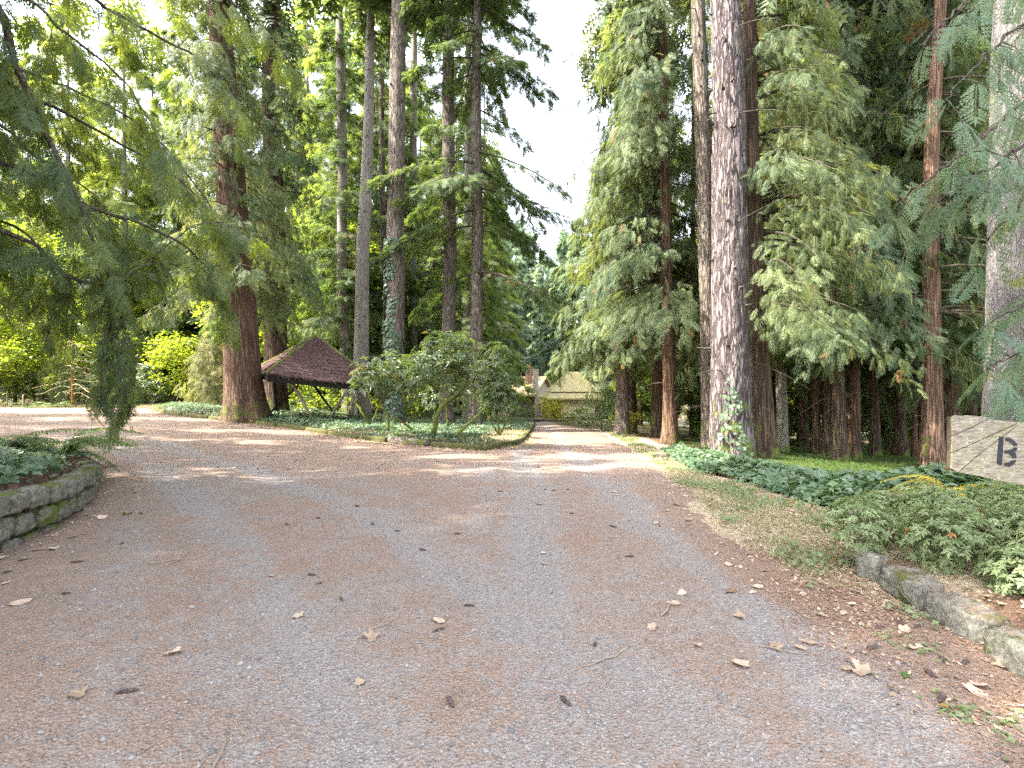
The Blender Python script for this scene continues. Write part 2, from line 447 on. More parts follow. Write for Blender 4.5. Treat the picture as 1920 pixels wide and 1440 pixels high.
M_rock = stonemat('mossy_rock', (0.12, 0.11, 0.09), (0.22, 0.2, 0.16), 0.9)

def plain(name, a, b, scale=20, rough=0.8, spec=0.2, bd=0.005, stretch=(1, 1, 1)):
    m, ns, ls = newmat(name)
    tc = ns.new('ShaderNodeTexCoord')
    n1 = noise(ns, ls, scale, 6, mapped(ns, ls, tc.outputs['Object'], stretch), 0.65)
    c = mixc(ns, ls, ramp(ns, ls, n1, 0.3, 0.72), a, b)
    finish(ns, ls, c, rough, spec, n1, 0.6, bd)
    return m
def signmat():
    m, ns, ls = newmat('weathered_sign_wood')
    tc = ns.new('ShaderNodeTexCoord'); P = tc.outputs['Object']
    g = noise(ns, ls, 14, 8, mapped(ns, ls, P, (1.0, 1.0, 6.0)), 0.7)
    b = noise(ns, ls, 5, 5, P, 0.7); f = noise(ns, ls, 55, 4, P, 0.7); l = noise(ns, ls, 17, 5, P, 0.75)
    c = mixc(ns, ls, ramp(ns, ls, g, 0.32, 0.68), (0.12, 0.10, 0.072), (0.33, 0.295, 0.235))
    c = mixc(ns, ls, mth(ns, ls, 'MULTIPLY', ramp(ns, ls, b, 0.45, 0.7), 0.6), c, (0.24, 0.23, 0.13))
    c = mixc(ns, ls, mth(ns, ls, 'MULTIPLY', ramp(ns, ls, l, 0.56, 0.66), 0.75), c, (0.44, 0.42, 0.38))
    c = mixc(ns, ls, mth(ns, ls, 'MULTIPLY', ramp(ns, ls, f, 0.58, 0.7), 0.6), c, (0.11, 0.09, 0.07))
    finish(ns, ls, c, 0.92, 0.12, mth(ns, ls, 'ADD', g, mth(ns, ls, 'MULTIPLY', f, 0.6)), 1.0, 0.006)
    return m
M_sign = signmat()
M_signdark = plain('sign_groove_wood', (0.06, 0.045, 0.03), (0.12, 0.09, 0.06), 12)
M_paint = plain('black_stencil_paint', (0.016, 0.017, 0.022), (0.035, 0.036, 0.045), 30, 0.6)
M_cone = plain('cone_scale', (0.032, 0.024, 0.022), (0.115, 0.085, 0.075), 60)
M_twig = plain('dead_twig', (0.16, 0.11, 0.08), (0.32, 0.26, 0.19), 30)
M_wall_house = plain('house_siding', (0.25, 0.20, 0.16), (0.33, 0.27, 0.22), 4)
M_wall_pale = plain('pale_house_panel', (0.60, 0.52, 0.36), (0.68, 0.60, 0.44), 3)
M_roof_house = plain('sunlit_roof_shingle', (0.30, 0.25, 0.12), (0.44, 0.37, 0.18), 3)  # yellow sunlight on the slopes put into the shingle colour
M_brick = plain('brick_chimney', (0.22, 0.12, 0.09), (0.33, 0.20, 0.15), 5)
M_stonechim = plain('pale_chimney', (0.32, 0.27, 0.23), (0.42, 0.36, 0.31), 4)
M_glass = plain('dark_window_glass', (0.02, 0.022, 0.025), (0.035, 0.038, 0.04), 2, 0.15, 0.5, 0.0)
M_trim = plain('house_trim', (0.12, 0.09, 0.065), (0.18, 0.14, 0.10), 5)
M_shingle = plain('old_shingle', (0.085, 0.055, 0.05), (0.20, 0.125, 0.115), 9, 0.9, 0.1, 0.02)
M_ridgemoss = plain('ridge_moss', (0.07, 0.09, 0.02), (0.17, 0.18, 0.05), 14, 0.95, 0.05, 0.03)

# ground and road read their own per-vertex cover fields
def groundmat():
    m, ns, ls = newmat('forest_floor')
    geo = ns.new('ShaderNodeNewGeometry'); P = geo.outputs['Position']
    n1 = noise(ns, ls, 1.2, 6, P, 0.6); n2 = noise(ns, ls, 14, 6, P, 0.7); n3 = noise(ns, ls, 70, 4, P, 0.7)
    g = nd(ns, 'ShaderNodeAttribute', attribute_name='green').outputs['Fac']
    d = nd(ns, 'ShaderNodeAttribute', attribute_name='dry').outputs['Fac']
    soil = mixc(ns, ls, ramp(ns, ls, n2, 0.3, 0.7), (0.050, 0.034, 0.024), (0.17, 0.105, 0.072))
    soil = mixc(ns, ls, ramp(ns, ls, n3, 0.5, 0.72), soil, (0.25, 0.16, 0.115))
    grn = mixc(ns, ls, ramp(ns, ls, n2, 0.3, 0.7), (0.036, 0.062, 0.018), (0.095, 0.110, 0.04))
    dry = mixc(ns, ls, ramp(ns, ls, n2, 0.3, 0.7), (0.26, 0.205, 0.13), (0.50, 0.41, 0.28))
    gm = ramp(ns, ls, mth(ns, ls, 'ADD', g, mth(ns, ls, 'MULTIPLY', mth(ns, ls, 'SUBTRACT', n1, 0.5), 1.2)), 0.35, 0.65)
    dm = ramp(ns, ls, mth(ns, ls, 'ADD', d, mth(ns, ls, 'MULTIPLY', mth(ns, ls, 'SUBTRACT', n2, 0.5), 0.9)), 0.35, 0.65)
    c = mixc(ns, ls, dm, mixc(ns, ls, gm, soil, grn), dry)
    finish(ns, ls, c, 0.95, 0.1, mth(ns, ls, 'ADD', n2, mth(ns, ls, 'MULTIPLY', n3, 0.5)), 1.0, 0.04)
    return m

def roadmat():
    m, ns, ls = newmat('gravel_drive')
    geo = ns.new('ShaderNodeNewGeometry'); P = geo.outputs['Position']
    lit = nd(ns, 'ShaderNodeAttribute', attribute_name='litter').outputs['Fac']
    n0 = noise(ns, ls, 0.55, 4, P, 0.6); n1 = noise(ns, ls, 2.6, 6, P, 0.65); n2 = noise(ns, ls, 16, 6, P, 0.7); n3 = noise(ns, ls, 95, 3, P, 0.6)
    vo = ns.new('ShaderNodeTexVoronoi'); vo.inputs['Scale'].default_value = 60; ls.new(P, vo.inputs['Vector'])
    vs = ns.new('ShaderNodeSeparateColor'); ls.new(vo.outputs['Color'], vs.inputs[0])
    vo2 = ns.new('ShaderNodeTexVoronoi'); vo2.inputs['Scale'].default_value = 150; ls.new(P, vo2.inputs['Vector'])
    vs2 = ns.new('ShaderNodeSeparateColor'); ls.new(vo2.outputs['Color'], vs2.inputs[0])
    grey = mixc(ns, ls, vs.outputs[0], (0.150, 0.138, 0.133), (0.240, 0.222, 0.214))
    grey = mixc(ns, ls, mth(ns, ls, 'MULTIPLY', vs2.outputs[0], 0.6), grey, (0.22, 0.168, 0.138))
    grey = mixc(ns, ls, ramp(ns, ls, vs2.outputs[1], 0.90, 0.97), grey, (0.35, 0.335, 0.32))
    brown = mixc(ns, ls, vs2.outputs[2], (0.128, 0.093, 0.073), (0.262, 0.192, 0.150))
    brown = mixc(ns, ls, ramp(ns, ls, n3, 0.52, 0.66), brown, (0.31, 0.232, 0.182))
    red = mixc(ns, ls, ramp(ns, ls, n2, 0.4, 0.65), brown, (0.235, 0.135, 0.092))
    brown = mixc(ns, ls, mth(ns, ls, 'MULTIPLY', ramp(ns, ls, n0, 0.45, 0.65), 0.7), brown, red)
    v = mth(ns, ls, 'ADD', lit, mth(ns, ls, 'MULTIPLY', mth(ns, ls, 'SUBTRACT', n1, 0.5), 1.1))
    v = mth(ns, ls, 'ADD', v, mth(ns, ls, 'MULTIPLY', mth(ns, ls, 'SUBTRACT', n2, 0.5), 1.5))
    v = mth(ns, ls, 'ADD', v, mth(ns, ls, 'MULTIPLY', mth(ns, ls, 'SUBTRACT', n0, 0.5), 0.7))
    v = mth(ns, ls, 'ADD', v, mth(ns, ls, 'MULTIPLY', mth(ns, ls, 'SUBTRACT', n3, 0.5), 1.4))
    mk = ramp(ns, ls, v, 0.05, 0.45)
    c = mixc(ns, ls, mk, grey, brown)
    gr = ramp(ns, ls, noise(ns, ls, 3.7, 4, P, 0.6), 0.70, 0.78)
    c = mixc(ns, ls, mth(ns, ls, 'MULTIPLY', mth(ns, ls, 'MULTIPLY', gr, ramp(ns, ls, n2, 0.4, 0.6)), 0.5), c, (0.20, 0.23, 0.10))
    h = mth(ns, ls, 'ADD', mth(ns, ls, 'MULTIPLY', vo.outputs['Distance'], 1.2), mth(ns, ls, 'MULTIPLY', n2, 0.6))
    h = mth(ns, ls, 'ADD', h, mth(ns, ls, 'MULTIPLY', n3, 0.5))
    finish(ns, ls, c, 0.92, 0.12, h, 0.9, 0.013)
    return m
M_ground, M_road = groundmat(), roadmat()

# ------------------------------------------------------------------ ground and road
def axis(parts):
    out = []
    for a, b, s in parts:
        out.append(np.arange(a, b, s))
    return np.concatenate(out)

def sheet(name, xs, ys, zf, mat, fields, keep=None):
    X, Y = np.meshgrid(xs, ys)
    x, y = X.ravel(), Y.ravel()
    z = zf(x, y)
    nx, ny = len(xs), len(ys)
    i = np.arange(ny - 1)[:, None] * nx; j = np.arange(nx - 1)[None]
    Q = np.stack([i + j, i + j + 1, i + nx + j + 1, i + nx + j], -1).reshape(-1, 4)
    V = np.stack([x, y, z], -1)
    if keep is not None:
        k = keep(x, y)
        Q = Q[k[Q].any(1)]
        used = np.unique(Q); re = np.full(len(V), -1); re[used] = np.arange(len(used))
        V, Q = V[used], re[Q]
    me = MB().add(V, Q, smooth=True).mesh(name, mat)
    for fn, ff in fields.items():
        a = me.attributes.new(fn, 'FLOAT', 'POINT')
        a.data.foreach_set('value', ff(V[:, 0], V[:, 1]).astype(np.float32))
    return link(name, me)

def green_f(x, y):
    g = 0.15 + 0.75 * sm(6.0, 8.5, x) * sm(8, 11, y) * sm(40, 22, y) + 0.35 * sm(28, 40, y)
    g = g + 0.3 * sm(0, 1, -sdpoly(island, x, y))
    return g
verge_line = GP([(1130, 806), (1195, 835), (1275, 885), (1375, 940), (1470, 1000), (1560, 1060)])
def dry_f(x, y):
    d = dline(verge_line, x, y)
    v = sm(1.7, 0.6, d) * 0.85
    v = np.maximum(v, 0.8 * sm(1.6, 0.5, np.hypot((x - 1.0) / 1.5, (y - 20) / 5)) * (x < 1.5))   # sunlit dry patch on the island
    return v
xs = axis([(-320, -60, 20), (-60, -24, 3), (-24, -12, 0.6), (-12, -3.5, 0.14), (-3.5, 2.2, 0.4), (2.2, 13, 0.14), (13, 24, 0.5), (24, 60, 3), (60, 321, 20)])
ys = axis([(-40, -4, 6), (-4, 1.4, 0.6), (1.4, 13, 0.14), (13, 26, 0.3), (26, 50, 1), (50, 120, 5), (120, 420, 30)])
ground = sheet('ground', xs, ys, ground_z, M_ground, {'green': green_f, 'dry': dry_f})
tag(ground, kind='structure')

ctr_r = [(0.95, -3), (0.95, 8), (0.9, 14), (1.3, 25), (2.0, 60)]
ctr_l = [(0.5, -3), (0.2, 2), (-2.2, 5.6), (-5.5, 9.5), (-10.5, 14.5), (-18, 20), (-40, 28)]
def litter_f(x, y):
    dr, dl = dline(ctr_r, x, y), dline(ctr_l, x, y)
    tr = np.minimum(np.abs(dr - 0.72), np.abs(dl - 0.72))
    s = sdpoly(road_poly, x, y)
    v = 0.40 - 0.34 * sm(0.55, 0.05, tr) + 0.75 * sm(-0.9, 0.0, s) + 0.18 * sm(1.2, 2.5, np.minimum(dr, dl))
    v = v + 0.25 * sm(10, 18, y)
    # streaks dragged along the wheel tracks
    s1 = vnoise(dr * 4.5 + 3, y * 0.22, 21) * 0.6 + vnoise(dr * 9 + 7, y * 0.4, 22) * 0.4
    s2 = vnoise(dl * 4.5 + 3, (x - y) * 0.16, 23) * 0.6 + vnoise(dl * 9 + 7, (x - y) * 0.3, 24) * 0.4
    k = sm(-0.6, 0.6, dl - dr)
    return v + 0.5 * ((s1 * k + s2 * (1 - k)) - 0.5)
def road_z(x, y):
    s = sdpoly(road_poly, x, y)
    s = s + (fbm(x * 1.6, y * 1.6, 3, 4) - 0.5) * 0.7
    dr, dl = dline(ctr_r, x, y), dline(ctr_l, x, y)
    rut = np.minimum(np.abs(dr - 0.72), np.abs(dl - 0.72))
    z = base_z(x, y) + 0.03 * sm(0.25, -0.35, s) - 0.012
    z = z + (fbm(x * 0.9, y * 0.9, 8, 3) - 0.47) * 0.05 * sm(0.3, -0.6, s) + 0.02 * sm(0.1, 0.5, rut) * sm(0.3, -0.6, s)
    return z + (fbm(x * 4, y * 4, 6, 3) - 0.47) * 0.016
xs = axis([(-46, -20, 1.2), (-20, -9, 0.35), (-9, 4.2, 0.11), (4.2, 8, 0.4)])
ys = axis([(-5, 1.4, 0.5), (1.4, 10, 0.10), (10, 22, 0.2), (22, 64, 0.7)])
road = sheet('road', xs, ys, road_z, M_road, {'litter': litter_f}, keep=lambda x, y: sdpoly(road_poly, x, y) < 0.45)
tag(road, kind='structure')

# ------------------------------------------------------------------ foliage templates
def diamonds(items):
    """items: list of (base, dir, side, length, width) -> (n*4,3) quads as long leaf shapes."""
    out = []
    for b, d, s, l, w in items:
        b, d, s = np.array(b, float), np.array(d, float), np.array(s, float)
        out += [b, b + d * l * 0.42 + s * w / 2, b + d * l, b + d * l * 0.42 - s * w / 2]
    return np.array(out)

def spikes(items):
    """The same leaf shapes as single tapering triangles."""
    out = []
    for b, d, s, l, w in items:
        b, d, s = np.array(b, float), np.array(d, float), np.array(s, float)
        c = b + d * l * 0.12
        out += [c + s * w / 2, b + d * l, c - s * w / 2]
    return np.array(out)

def frond_tpl(n=9, wid=0.40, lw=0.075, droop=0.30, ang=50, sub=0, seed=0, tip_down=0.3, tri=False):
    r = random.Random(seed); it = []
    for i in range(n):
        t = (i + 0.6) / (n + 0.3)
        p = np.array((t, 0, -droop * t * t))
        l = wid * (math.sin(math.pi * min(1, 0.16 + 0.84 * t)) ** 0.7) * (0.85 + 0.3 * r.random()) + 0.06
        for sgn in (1, -1):
            a = R(ang + r.uniform(-10, 10))
            d = np.array((math.cos(a), sgn * math.sin(a), -tip_down * (0.6 + 0.8 * r.random()))); d /= np.linalg.norm(d)
            s = np.array((-d[1], d[0], 0)); s /= np.linalg.norm(s)
            if sub:
                it.append((p, d, s, l, lw * 0.45))
                for k in range(1, sub + 1):
                    u = k / (sub + 1.0); q = p + d * l * u
                    ll = l * 0.34 * (1.15 - u)
                    for s2 in (1, -1):
                        dd = d * 0.75 + s * s2 * 0.66; dd /= np.linalg.norm(dd)
                        it.append((q, dd, np.array((-dd[1], dd[0], 0)), ll, lw * 0.62))
            else:
                it.append((p, d, s, l, lw))
    it.append((np.array((0.86, 0, -droop * 0.74)), np.array((0.9, 0, -0.43)), np.array((0, 1, 0)), 0.26, lw))
    it.append((np.array((0, 0, 0)), nrm(np.array((1, 0, -droop))), np.array((0, 1, 0)), 1.0, 0.018))
    return (spikes(it), 3) if tri else (diamonds(it), 4)

FR_MID = [frond_tpl(10, 0.34, 0.062, 0.32, 46, 0, s, tri=True) for s in (1, 2, 3)]
FR_NEAR = [frond_tpl(9, 0.40, 0.072, 0.35, 50, 4, s, tri=True) for s in (4, 5)]
FR_FERNY = [frond_tpl(12, 0.32, 0.060, 0.28, 62, 4, s, 0.45, tri=True) for s in (6, 7)]
FR_FIR = [frond_tpl(7, 0.34, 0.10, 0.18, 55, 0, s, 0.12, tri=True) for s in (8, 9)]
FR_FAR = [frond_tpl(4, 0.46, 0.20, 0.35, 50, 0, s, tri=True) for s in (10, 11)]

def place(mb, tpl, pos, ax, up, sc, tint, mat=0):
    """Copies a list of templates onto N frames."""
    N = len(pos)
    ax = nrm(ax); side = nrm(np.cross(up, ax)); upv = np.cross(ax, side)
    which = rng.integers(0, len(tpl), N)
    for k, (T, vp) in enumerate(tpl):
        s = which == k; n = int(s.sum())
        if not n: continue
        M = np.stack([ax[s], side[s], upv[s]], 1)             # n,3,3 rows
        V = np.einsum('mj,njk->nmk', T, M) * sc[s][:, None, None] + pos[s][:, None]
        m = len(T)
        tt = np.repeat(tint[s], m) + rng.normal(0, 0.04, n * m).clip(-0.08, 0.08)
        tt = np.where(np.repeat(tint[s], m) > 0.95, np.repeat(tint[s], m), tt.clip(0, 0.94))
        I = np.arange(n * m).reshape(-1, vp)
        mb.add(V.reshape(-1, 3), I if vp == 4 else None, I if vp == 3 else None, mat=mat, tint=tt)

def tints(n, dead=0.012):
    t = rng.beta(1.4, 1.6, n) * 0.94
    t[rng.random(n) < dead] = 1.0
    return t

def conifer(name, mat, seed, H, z0, nl, Lf, tpl, nf, fs, rise=0.1, drp=0.45, hang=0.6, bl=0.28, dens=None, limb_r=0.010, azr=None, dead=0.012, zpow=1.0, deadlimb=0, zc=19.0):
    """Crown: limbs (material 1) and fronds (material 0) round a trunk standing on the origin."""
    global rng
    keep = rng; rng = np.random.default_rng(seed)
    mb = MB()
    u = np.sort(rng.random(nl)) ** zpow
    z = z0 + (H - z0) * u
    az = (np.arange(nl) * 2.39996 + rng.normal(0, 0.5, nl)) % (2 * np.pi)
    if azr is not None: az = azr[0] + (azr[1] - azr[0]) * rng.random(nl)
    L = np.array([Lf(v) for v in u]) * rng.uniform(0.65, 1.15, nl)
    ri = rise + rng.normal(0, 0.10, nl); dr = drp * rng.uniform(0.7, 1.3, nl)
    wan = rng.normal(0, 0.12, nl)
    er = np.stack([np.cos(az), np.sin(az), np.zeros(nl)], -1); et = np.stack([-np.sin(az), np.cos(az), np.zeros(nl)], -1)
    S = np.linspace(0, 1, 7)
    for i in range(nl):
        if L[i] < 0.4: continue
        P = er[i] * (L[i] * S)[:, None] + et[i] * (wan[i] * L[i] * S * S)[:, None]
        P[:, 2] += z[i] + L[i] * (ri[i] * S - dr[i] * S * S)
        v, q, f = tube(P, np.interp(S, [0, 1], [0.018 + limb_r * L[i], 0.006]), 5, False)
        mb.add(v, q, mat=1, smooth=True)
    # bare broken limbs under the crown
    for i in range(deadlimb):
        a = rng.uniform(0, 6.28); zz = rng.uniform(1.5, z0 + 1); ll = rng.uniform(0.4, 2.6) * rng.uniform(0.4, 1)
        e = np.array((math.cos(a), math.sin(a), 0)); t = np.linspace(0, 1, 5)
        P = e * (t * ll + 0.1)[:, None]; P[:, 2] += zz + ll * rng.uniform(-0.1, 0.25) * t - ll * rng.uniform(0.1, 0.5) * t * t
        P[:, :2] += rng.normal(0, 0.03 * ll, (5, 2)) * t[:, None]
        v, q, f = tube(P, np.linspace(0.022, 0.005, 5), 4, False); mb.add(v, q, mat=1, smooth=True)
    w = L * (np.ones(nl) if dens is None else np.array([dens(v) for v in u]))
    idx = rng.choice(nl, nf, p=w / w.sum())
    s = rng.beta(1.6, 1.1, nf) * 0.95 + 0.06
    sgn = rng.choice((-1.0, 1.0), nf)
    # branchlets: quantise s so that fronds gather on them
    qn = np.maximum(3, (L[idx] * 2.6)).astype(int)
    s = (np.floor(s * qn) + 0.5 + rng.normal(0, 0.16, nf)) / qn
    s = s.clip(0.05, 1.04)
    d = rng.random(nf) ** 0.8 * bl * L[idx] * (1.15 - 0.75 * s)
    Li = L[idx]
    pos = er[idx] * (Li * s + d * 0.45)[:, None] + et[idx] * (wan[idx] * Li * s * s + sgn * d)[:, None]
    pos[:, 2] += z[idx] + Li * (ri[idx] * s - dr[idx] * s * s) - hang * 0.5 * d - rng.random(nf) ** 1.6 * 0.75 * hang
    ax = er[idx] * rng.uniform(0.0, 1.0, nf)[:, None] + et[idx] * (sgn * rng.uniform(-0.1, 0.9, nf))[:, None]
    ax[:, 2] -= hang * rng.uniform(0.1, 1.5, nf)
    up = np.stack([rng.normal(0, 0.6, nf), rng.normal(0, 0.6, nf), np.ones(nf)], -1) + er[idx] * 0.5
    up = up + (er[idx] * 0.8 * hang)
    sc = fs * rng.uniform(0.6, 1.3, nf)
    tl = rng.random(nl)
    tt = np.where(rng.random(nf) < dead, 1.0, (0.55 * tints(nf, 0) + 0.45 * tl[idx]).clip(0, 0.94))
    hi = pos[:, 2] > zc                                  # above the picture: fewer, larger sprays
    hk = hi & (rng.random(nf) < 0.22)
    lo = ~hi
    place(mb, tpl, pos[lo], ax[lo], up[lo], sc[lo], tt[lo])
    if hk.any(): place(mb, FR_FAR, pos[hk], ax[hk], up[hk], sc[hk] * 2.1, tt[hk])
    rng = keep
    return mb.mesh(name, [mat, M_limb])

def leafball(name, mat, seed, blobs, n, ls, lim=None, mats_extra=None, flat=0.6, whorl=0, lw=0.6, dead=0.01, shell=0.55):
    """Broad-leaved crown: leaves gathered in uneven clumps through blobs (cx,cy,cz,r); limbs as tubes."""
    global rng
    keep = rng; rng = np.random.default_rng(seed)
    mb = MB()
    B = np.array(blobs, float); w = B[:, 3] ** 2.2
    idx = rng.choice(len(B), n, p=w / w.sum())
    if whorl:
        dirs = nrm(rng.normal(0, 1, (n, 3)) + np.array((0, 0, 0.35)))
        rad = (shell + (1 - shell) * rng.random(n) ** 0.6) * B[idx, 3]
        c = B[idx, :3] + dirs * rad[:, None] * np.array((1, 1, 0.8))
        axis0 = nrm(dirs + np.array((0, 0, 0.9)) + rng.normal(0, 0.3, (n, 3)))
        a = nrm(np.cross(axis0, rng.normal(0, 1, (n, 3)))); b = np.cross(axis0, a)
        th = (np.arange(whorl) * 2 * np.pi / whorl)[None] + rng.random(n)[:, None] * 6.28 + rng.normal(0, 0.2, (n, whorl))
        rr = a[:, None] * np.cos(th)[..., None] + b[:, None] * np.sin(th)[..., None]
        ax = nrm(rr * 1.0 + axis0[:, None] * rng.uniform(-0.25, 0.55, (n, whorl))[..., None])
        sd = nrm(np.cross(axis0[:, None], rr))
        l = ls * rng.uniform(0.6, 1.2, (n, whorl, 1))
        base = np.broadcast_to(c[:, None], ax.shape)
        drop = np.array((0, 0, -1)) * l * 0.22
        V = np.stack([base, base + ax * l * 0.5 + sd * l * lw / 2, base + ax * l + drop, base + ax * l * 0.5 - sd * l * lw / 2], 2)
        tt = np.repeat(tints(n, dead), whorl * 4)
    else:
        # sub-clumps
        k = max(8, n // 14)
        ci = rng.choice(len(B), k, p=w / w.sum())
        dirs = nrm(rng.normal(0, 1, (k, 3)) + np.array((0, 0, 0.2)))
        cc = B[ci, :3] + dirs * ((shell + (1 - shell) * rng.random(k)) * B[ci, 3])[:, None]
        which = rng.integers(0, k, n)
        c = cc[which] + rng.normal(0, 1, (n, 3)) * (0.16 * B[ci[which], 3])[:, None] * np.array((1, 1, 0.5))
        up = nrm(np.stack([rng.normal(0, flat, n), rng.normal(0, flat, n), np.ones(n)], -1))
        ax = nrm(np.cross(up, rng.normal(0, 1, (n, 3)))); ax[:, 2] -= 0.25; sd = nrm(np.cross(up, ax))
        l = ls * rng.uniform(0.6, 1.3, (n, 1))
        V = np.stack([c, c + ax * l * 0.5 + sd * l * lw / 2, c + ax * l, c + ax * l * 0.5 - sd * l * lw / 2], 1)
        tk = rng.random(k)
        tt = np.repeat(np.where(rng.random(n) < dead, 1.0, 0.5 * rng.random(n) + 0.44 * tk[which]), 4)
    V = V.reshape(-1, 3)
    mb.add(V, np.arange(len(V)).reshape(-1, 4), tint=tt)
    for P, r0, r1 in (lim or []):
        Ps = spline(P, 9); v, q, f = tube(Ps, np.linspace(r0, r1, 9), 6, False); mb.add(v, q, mat=1, smooth=True)
    rng = keep
    return mb.mesh(name, [mat, mats_extra or M_limb])

# shared crowns
prof = lambda a, b=0.75: (lambda u: a * (1 - u) ** b + 0.25)
CR = {}
wl = lambda u: 1.5 if u < 0.55 else 0.9
CR['cedar1'] = conifer('cedar_crown', M_cedar, 21, 27, 4.8, 150, prof(3.4), FR_MID, 9500, 0.40, 0.06, 0.46, 1.0, dens=wl, deadlimb=22, zc=17)
CR['cedar2'] = CR['cedar1']
CR['cedar3'] = conifer('cedar_crown', M_cedar, 23, 29, 6.8, 130, prof(3.2), FR_MID, 8500, 0.41, 0.04, 0.5, 1.0, dens=wl, deadlimb=34)
CR['cedar_right'] = conifer('cedar_crown', M_cedar, 33, 26, 4.9, 120, prof(3.6), FR_MID, 7000, 0.38, 0.06, 0.46, 1.0, dens=wl, azr=(-1.75, 1.6), deadlimb=14, zc=15)
CR['cedar_left'] = conifer('cedar_crown', M_cedar, 34, 27, 5.8, 120, prof(3.7), FR_MID, 8800, 0.40, 0.06, 0.46, 1.0, dens=wl, azr=(1.7, 4.5), deadlimb=14, zc=17)
CR['firhigh'] = conifer('fir_crown', M_fir, 24, 40, 25, 50, prof(3.8), FR_FIR, 2600, 0.8, 0.15, 0.3, 0.25, deadlimb=56, zc=25)
CR['firthin'] = conifer('fir_crown', M_fir, 25, 36, 5.0, 80, prof(3.8), FR_FIR, 6500, 0.60, 0.10, 0.35, 0.35, bl=0.22, deadlimb=20, dead=0.02, zc=30)
CR['hemlock'] = conifer('hemlock_crown', M_fir, 26, 33, 6.5, 60, prof(5.2, 0.5), FR_FIR, 11000, 0.44, -0.10, 0.32, 0.5, bl=0.17, deadlimb=16, dead=0.03, limb_r=0.012, zc=24)
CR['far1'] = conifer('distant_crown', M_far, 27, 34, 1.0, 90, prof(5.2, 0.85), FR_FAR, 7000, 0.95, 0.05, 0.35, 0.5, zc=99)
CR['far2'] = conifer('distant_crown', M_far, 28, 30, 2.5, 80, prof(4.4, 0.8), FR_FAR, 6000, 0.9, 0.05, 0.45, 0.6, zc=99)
CR['lit1'] = conifer('sunlit_crown', M_lit, 35, 32, 2.0, 90, prof(4.6, 0.8), FR_FIR, 7500, 0.72, 0.05, 0.4, 0.6, zc=28)

def maple_mesh(seed, H, r, n, ls):
    rr = np.random.default_rng(seed); blobs = []; lim = []
    for k in range(16):
        a = rr.uniform(0, 6.28); d = r * rr.uniform(0.1, 0.9) ** 0.7; zz = H * rr.uniform(0.22, 0.95)
        d *= math.sqrt(max(0.15, 1 - (zz / H - 0.45) ** 2 * 2.2))
        c = np.array((d * math.cos(a), d * math.sin(a), zz)); blobs.append((*c, r * rr.uniform(0.28, 0.5)))
        lim.append(([(0, 0, H * 0.12 + 0.3 * zz), c * np.array((0.5, 0.5, 0)) + np.array((0, 0, 0.7 * zz)), c], 0.05, 0.012))
    lim.append(([(0, 0, 0), (0.1, 0, H * 0.3), (0, 0.1, H * 0.6)], 0.14, 0.06))
    return leafball('maple_crown', M_maple, seed, blobs, n, ls, lim, flat=0.5, dead=0.02)
CR['maple1'] = maple_mesh(31, 11, 4.6, 9000, 0.30)
CR['maple3'] = maple_mesh(36, 19, 5.6, 15000, 0.34)
CR['maple2'] = maple_mesh(32, 8, 3.8, 7500, 0.27)

# ------------------------------------------------------------------ trunks
def trunk_mesh(name, mat, r0, z1, r1, H, flare=0.35, lobes=5, seed=0, furrow=0.0, k=22, dz=0.35, zfine=14):
    rr = np.random.default_rng(seed)
    zs = np.concatenate([np.linspace(-0.5, 1.2, 12), np.arange(1.2 + dz, zfine, dz), np.arange(zfine, H, 2.0), [H]])
    rad = np.where(zs < z1, r0 + (r1 - r0) * np.clip(zs, 0, None) / z1, r1 + (0.04 - r1) * (zs - z1) / max(H - z1, 1e-3))
    th = np.arange(k) * 2 * np.pi / k
    Z, T = np.meshgrid(zs, th, indexing='ij')
    ph = rr.uniform(0, 6.28)
    lob = np.cos(lobes * T + ph + 0.3 * np.sin(Z * 0.4)) * 0.5 + np.cos((lobes + 3) * T + ph * 2) * 0.3
    zz = np.clip(Z, 0, None)
    r = rad[:, None] * (1 + flare * np.exp(-zz / 0.75) * (0.8 + 0.7 * lob) + 0.03 * lob + 0.03 * (vnoise(np.cos(T) * 3 + 9, Z * 0.7 + np.sin(T) * 3, seed) - 0.5))
    if furrow:
        cx, cy = np.cos(T) * 2.2 * 2.6, np.sin(T) * 2.2 * 2.6
        def ridg(s):
            a = vnoise(T / (2 * np.pi) * 26 + 1.3 * vnoise(Z * 1.6, T * 3, s + 7), Z * 1.5 + 1.2 * vnoise(T * 4, Z * 2, s), s)
            b = vnoise((T / (2 * np.pi) * 26) * 2.1 + 5, Z * 3.5, s + 4)
            return np.abs(2 * a - 1) * 0.75 + 0.25 * b
        ed = sm(2 * np.pi - 0.35, 2 * np.pi, T)            # close the seam
        v = ridg(seed)
        r = r + furrow * (sm(0.02, 0.42, v) - 0.7) * (1 - ed)
    bx = (vnoise(zs * 0.11, 0 * zs + seed, 31) - vnoise(np.zeros(1), np.zeros(1) + seed, 31)) * 0.30 + 0.05 * (vnoise(zs * 0.4, 0 * zs + seed, 33) - 0.5)
    by = (vnoise(zs * 0.11, 0 * zs + seed, 41) - vnoise(np.zeros(1), np.zeros(1) + seed, 41)) * 0.30
    V = np.stack([np.cos(T) * r + bx[:, None], np.sin(T) * r + by[:, None], Z], -1).reshape(-1, 3)
    n = len(zs)
    i = np.arange(n - 1)[:, None] * k; j = np.arange(k)[None]; j2 = (j + 1) % k
    Q = np.stack([i + j, i + j2, i + k + j2, i + k + j], -1).reshape(-1, 4)
    return MB().add(V, Q, smooth=True).mesh(name, mat)

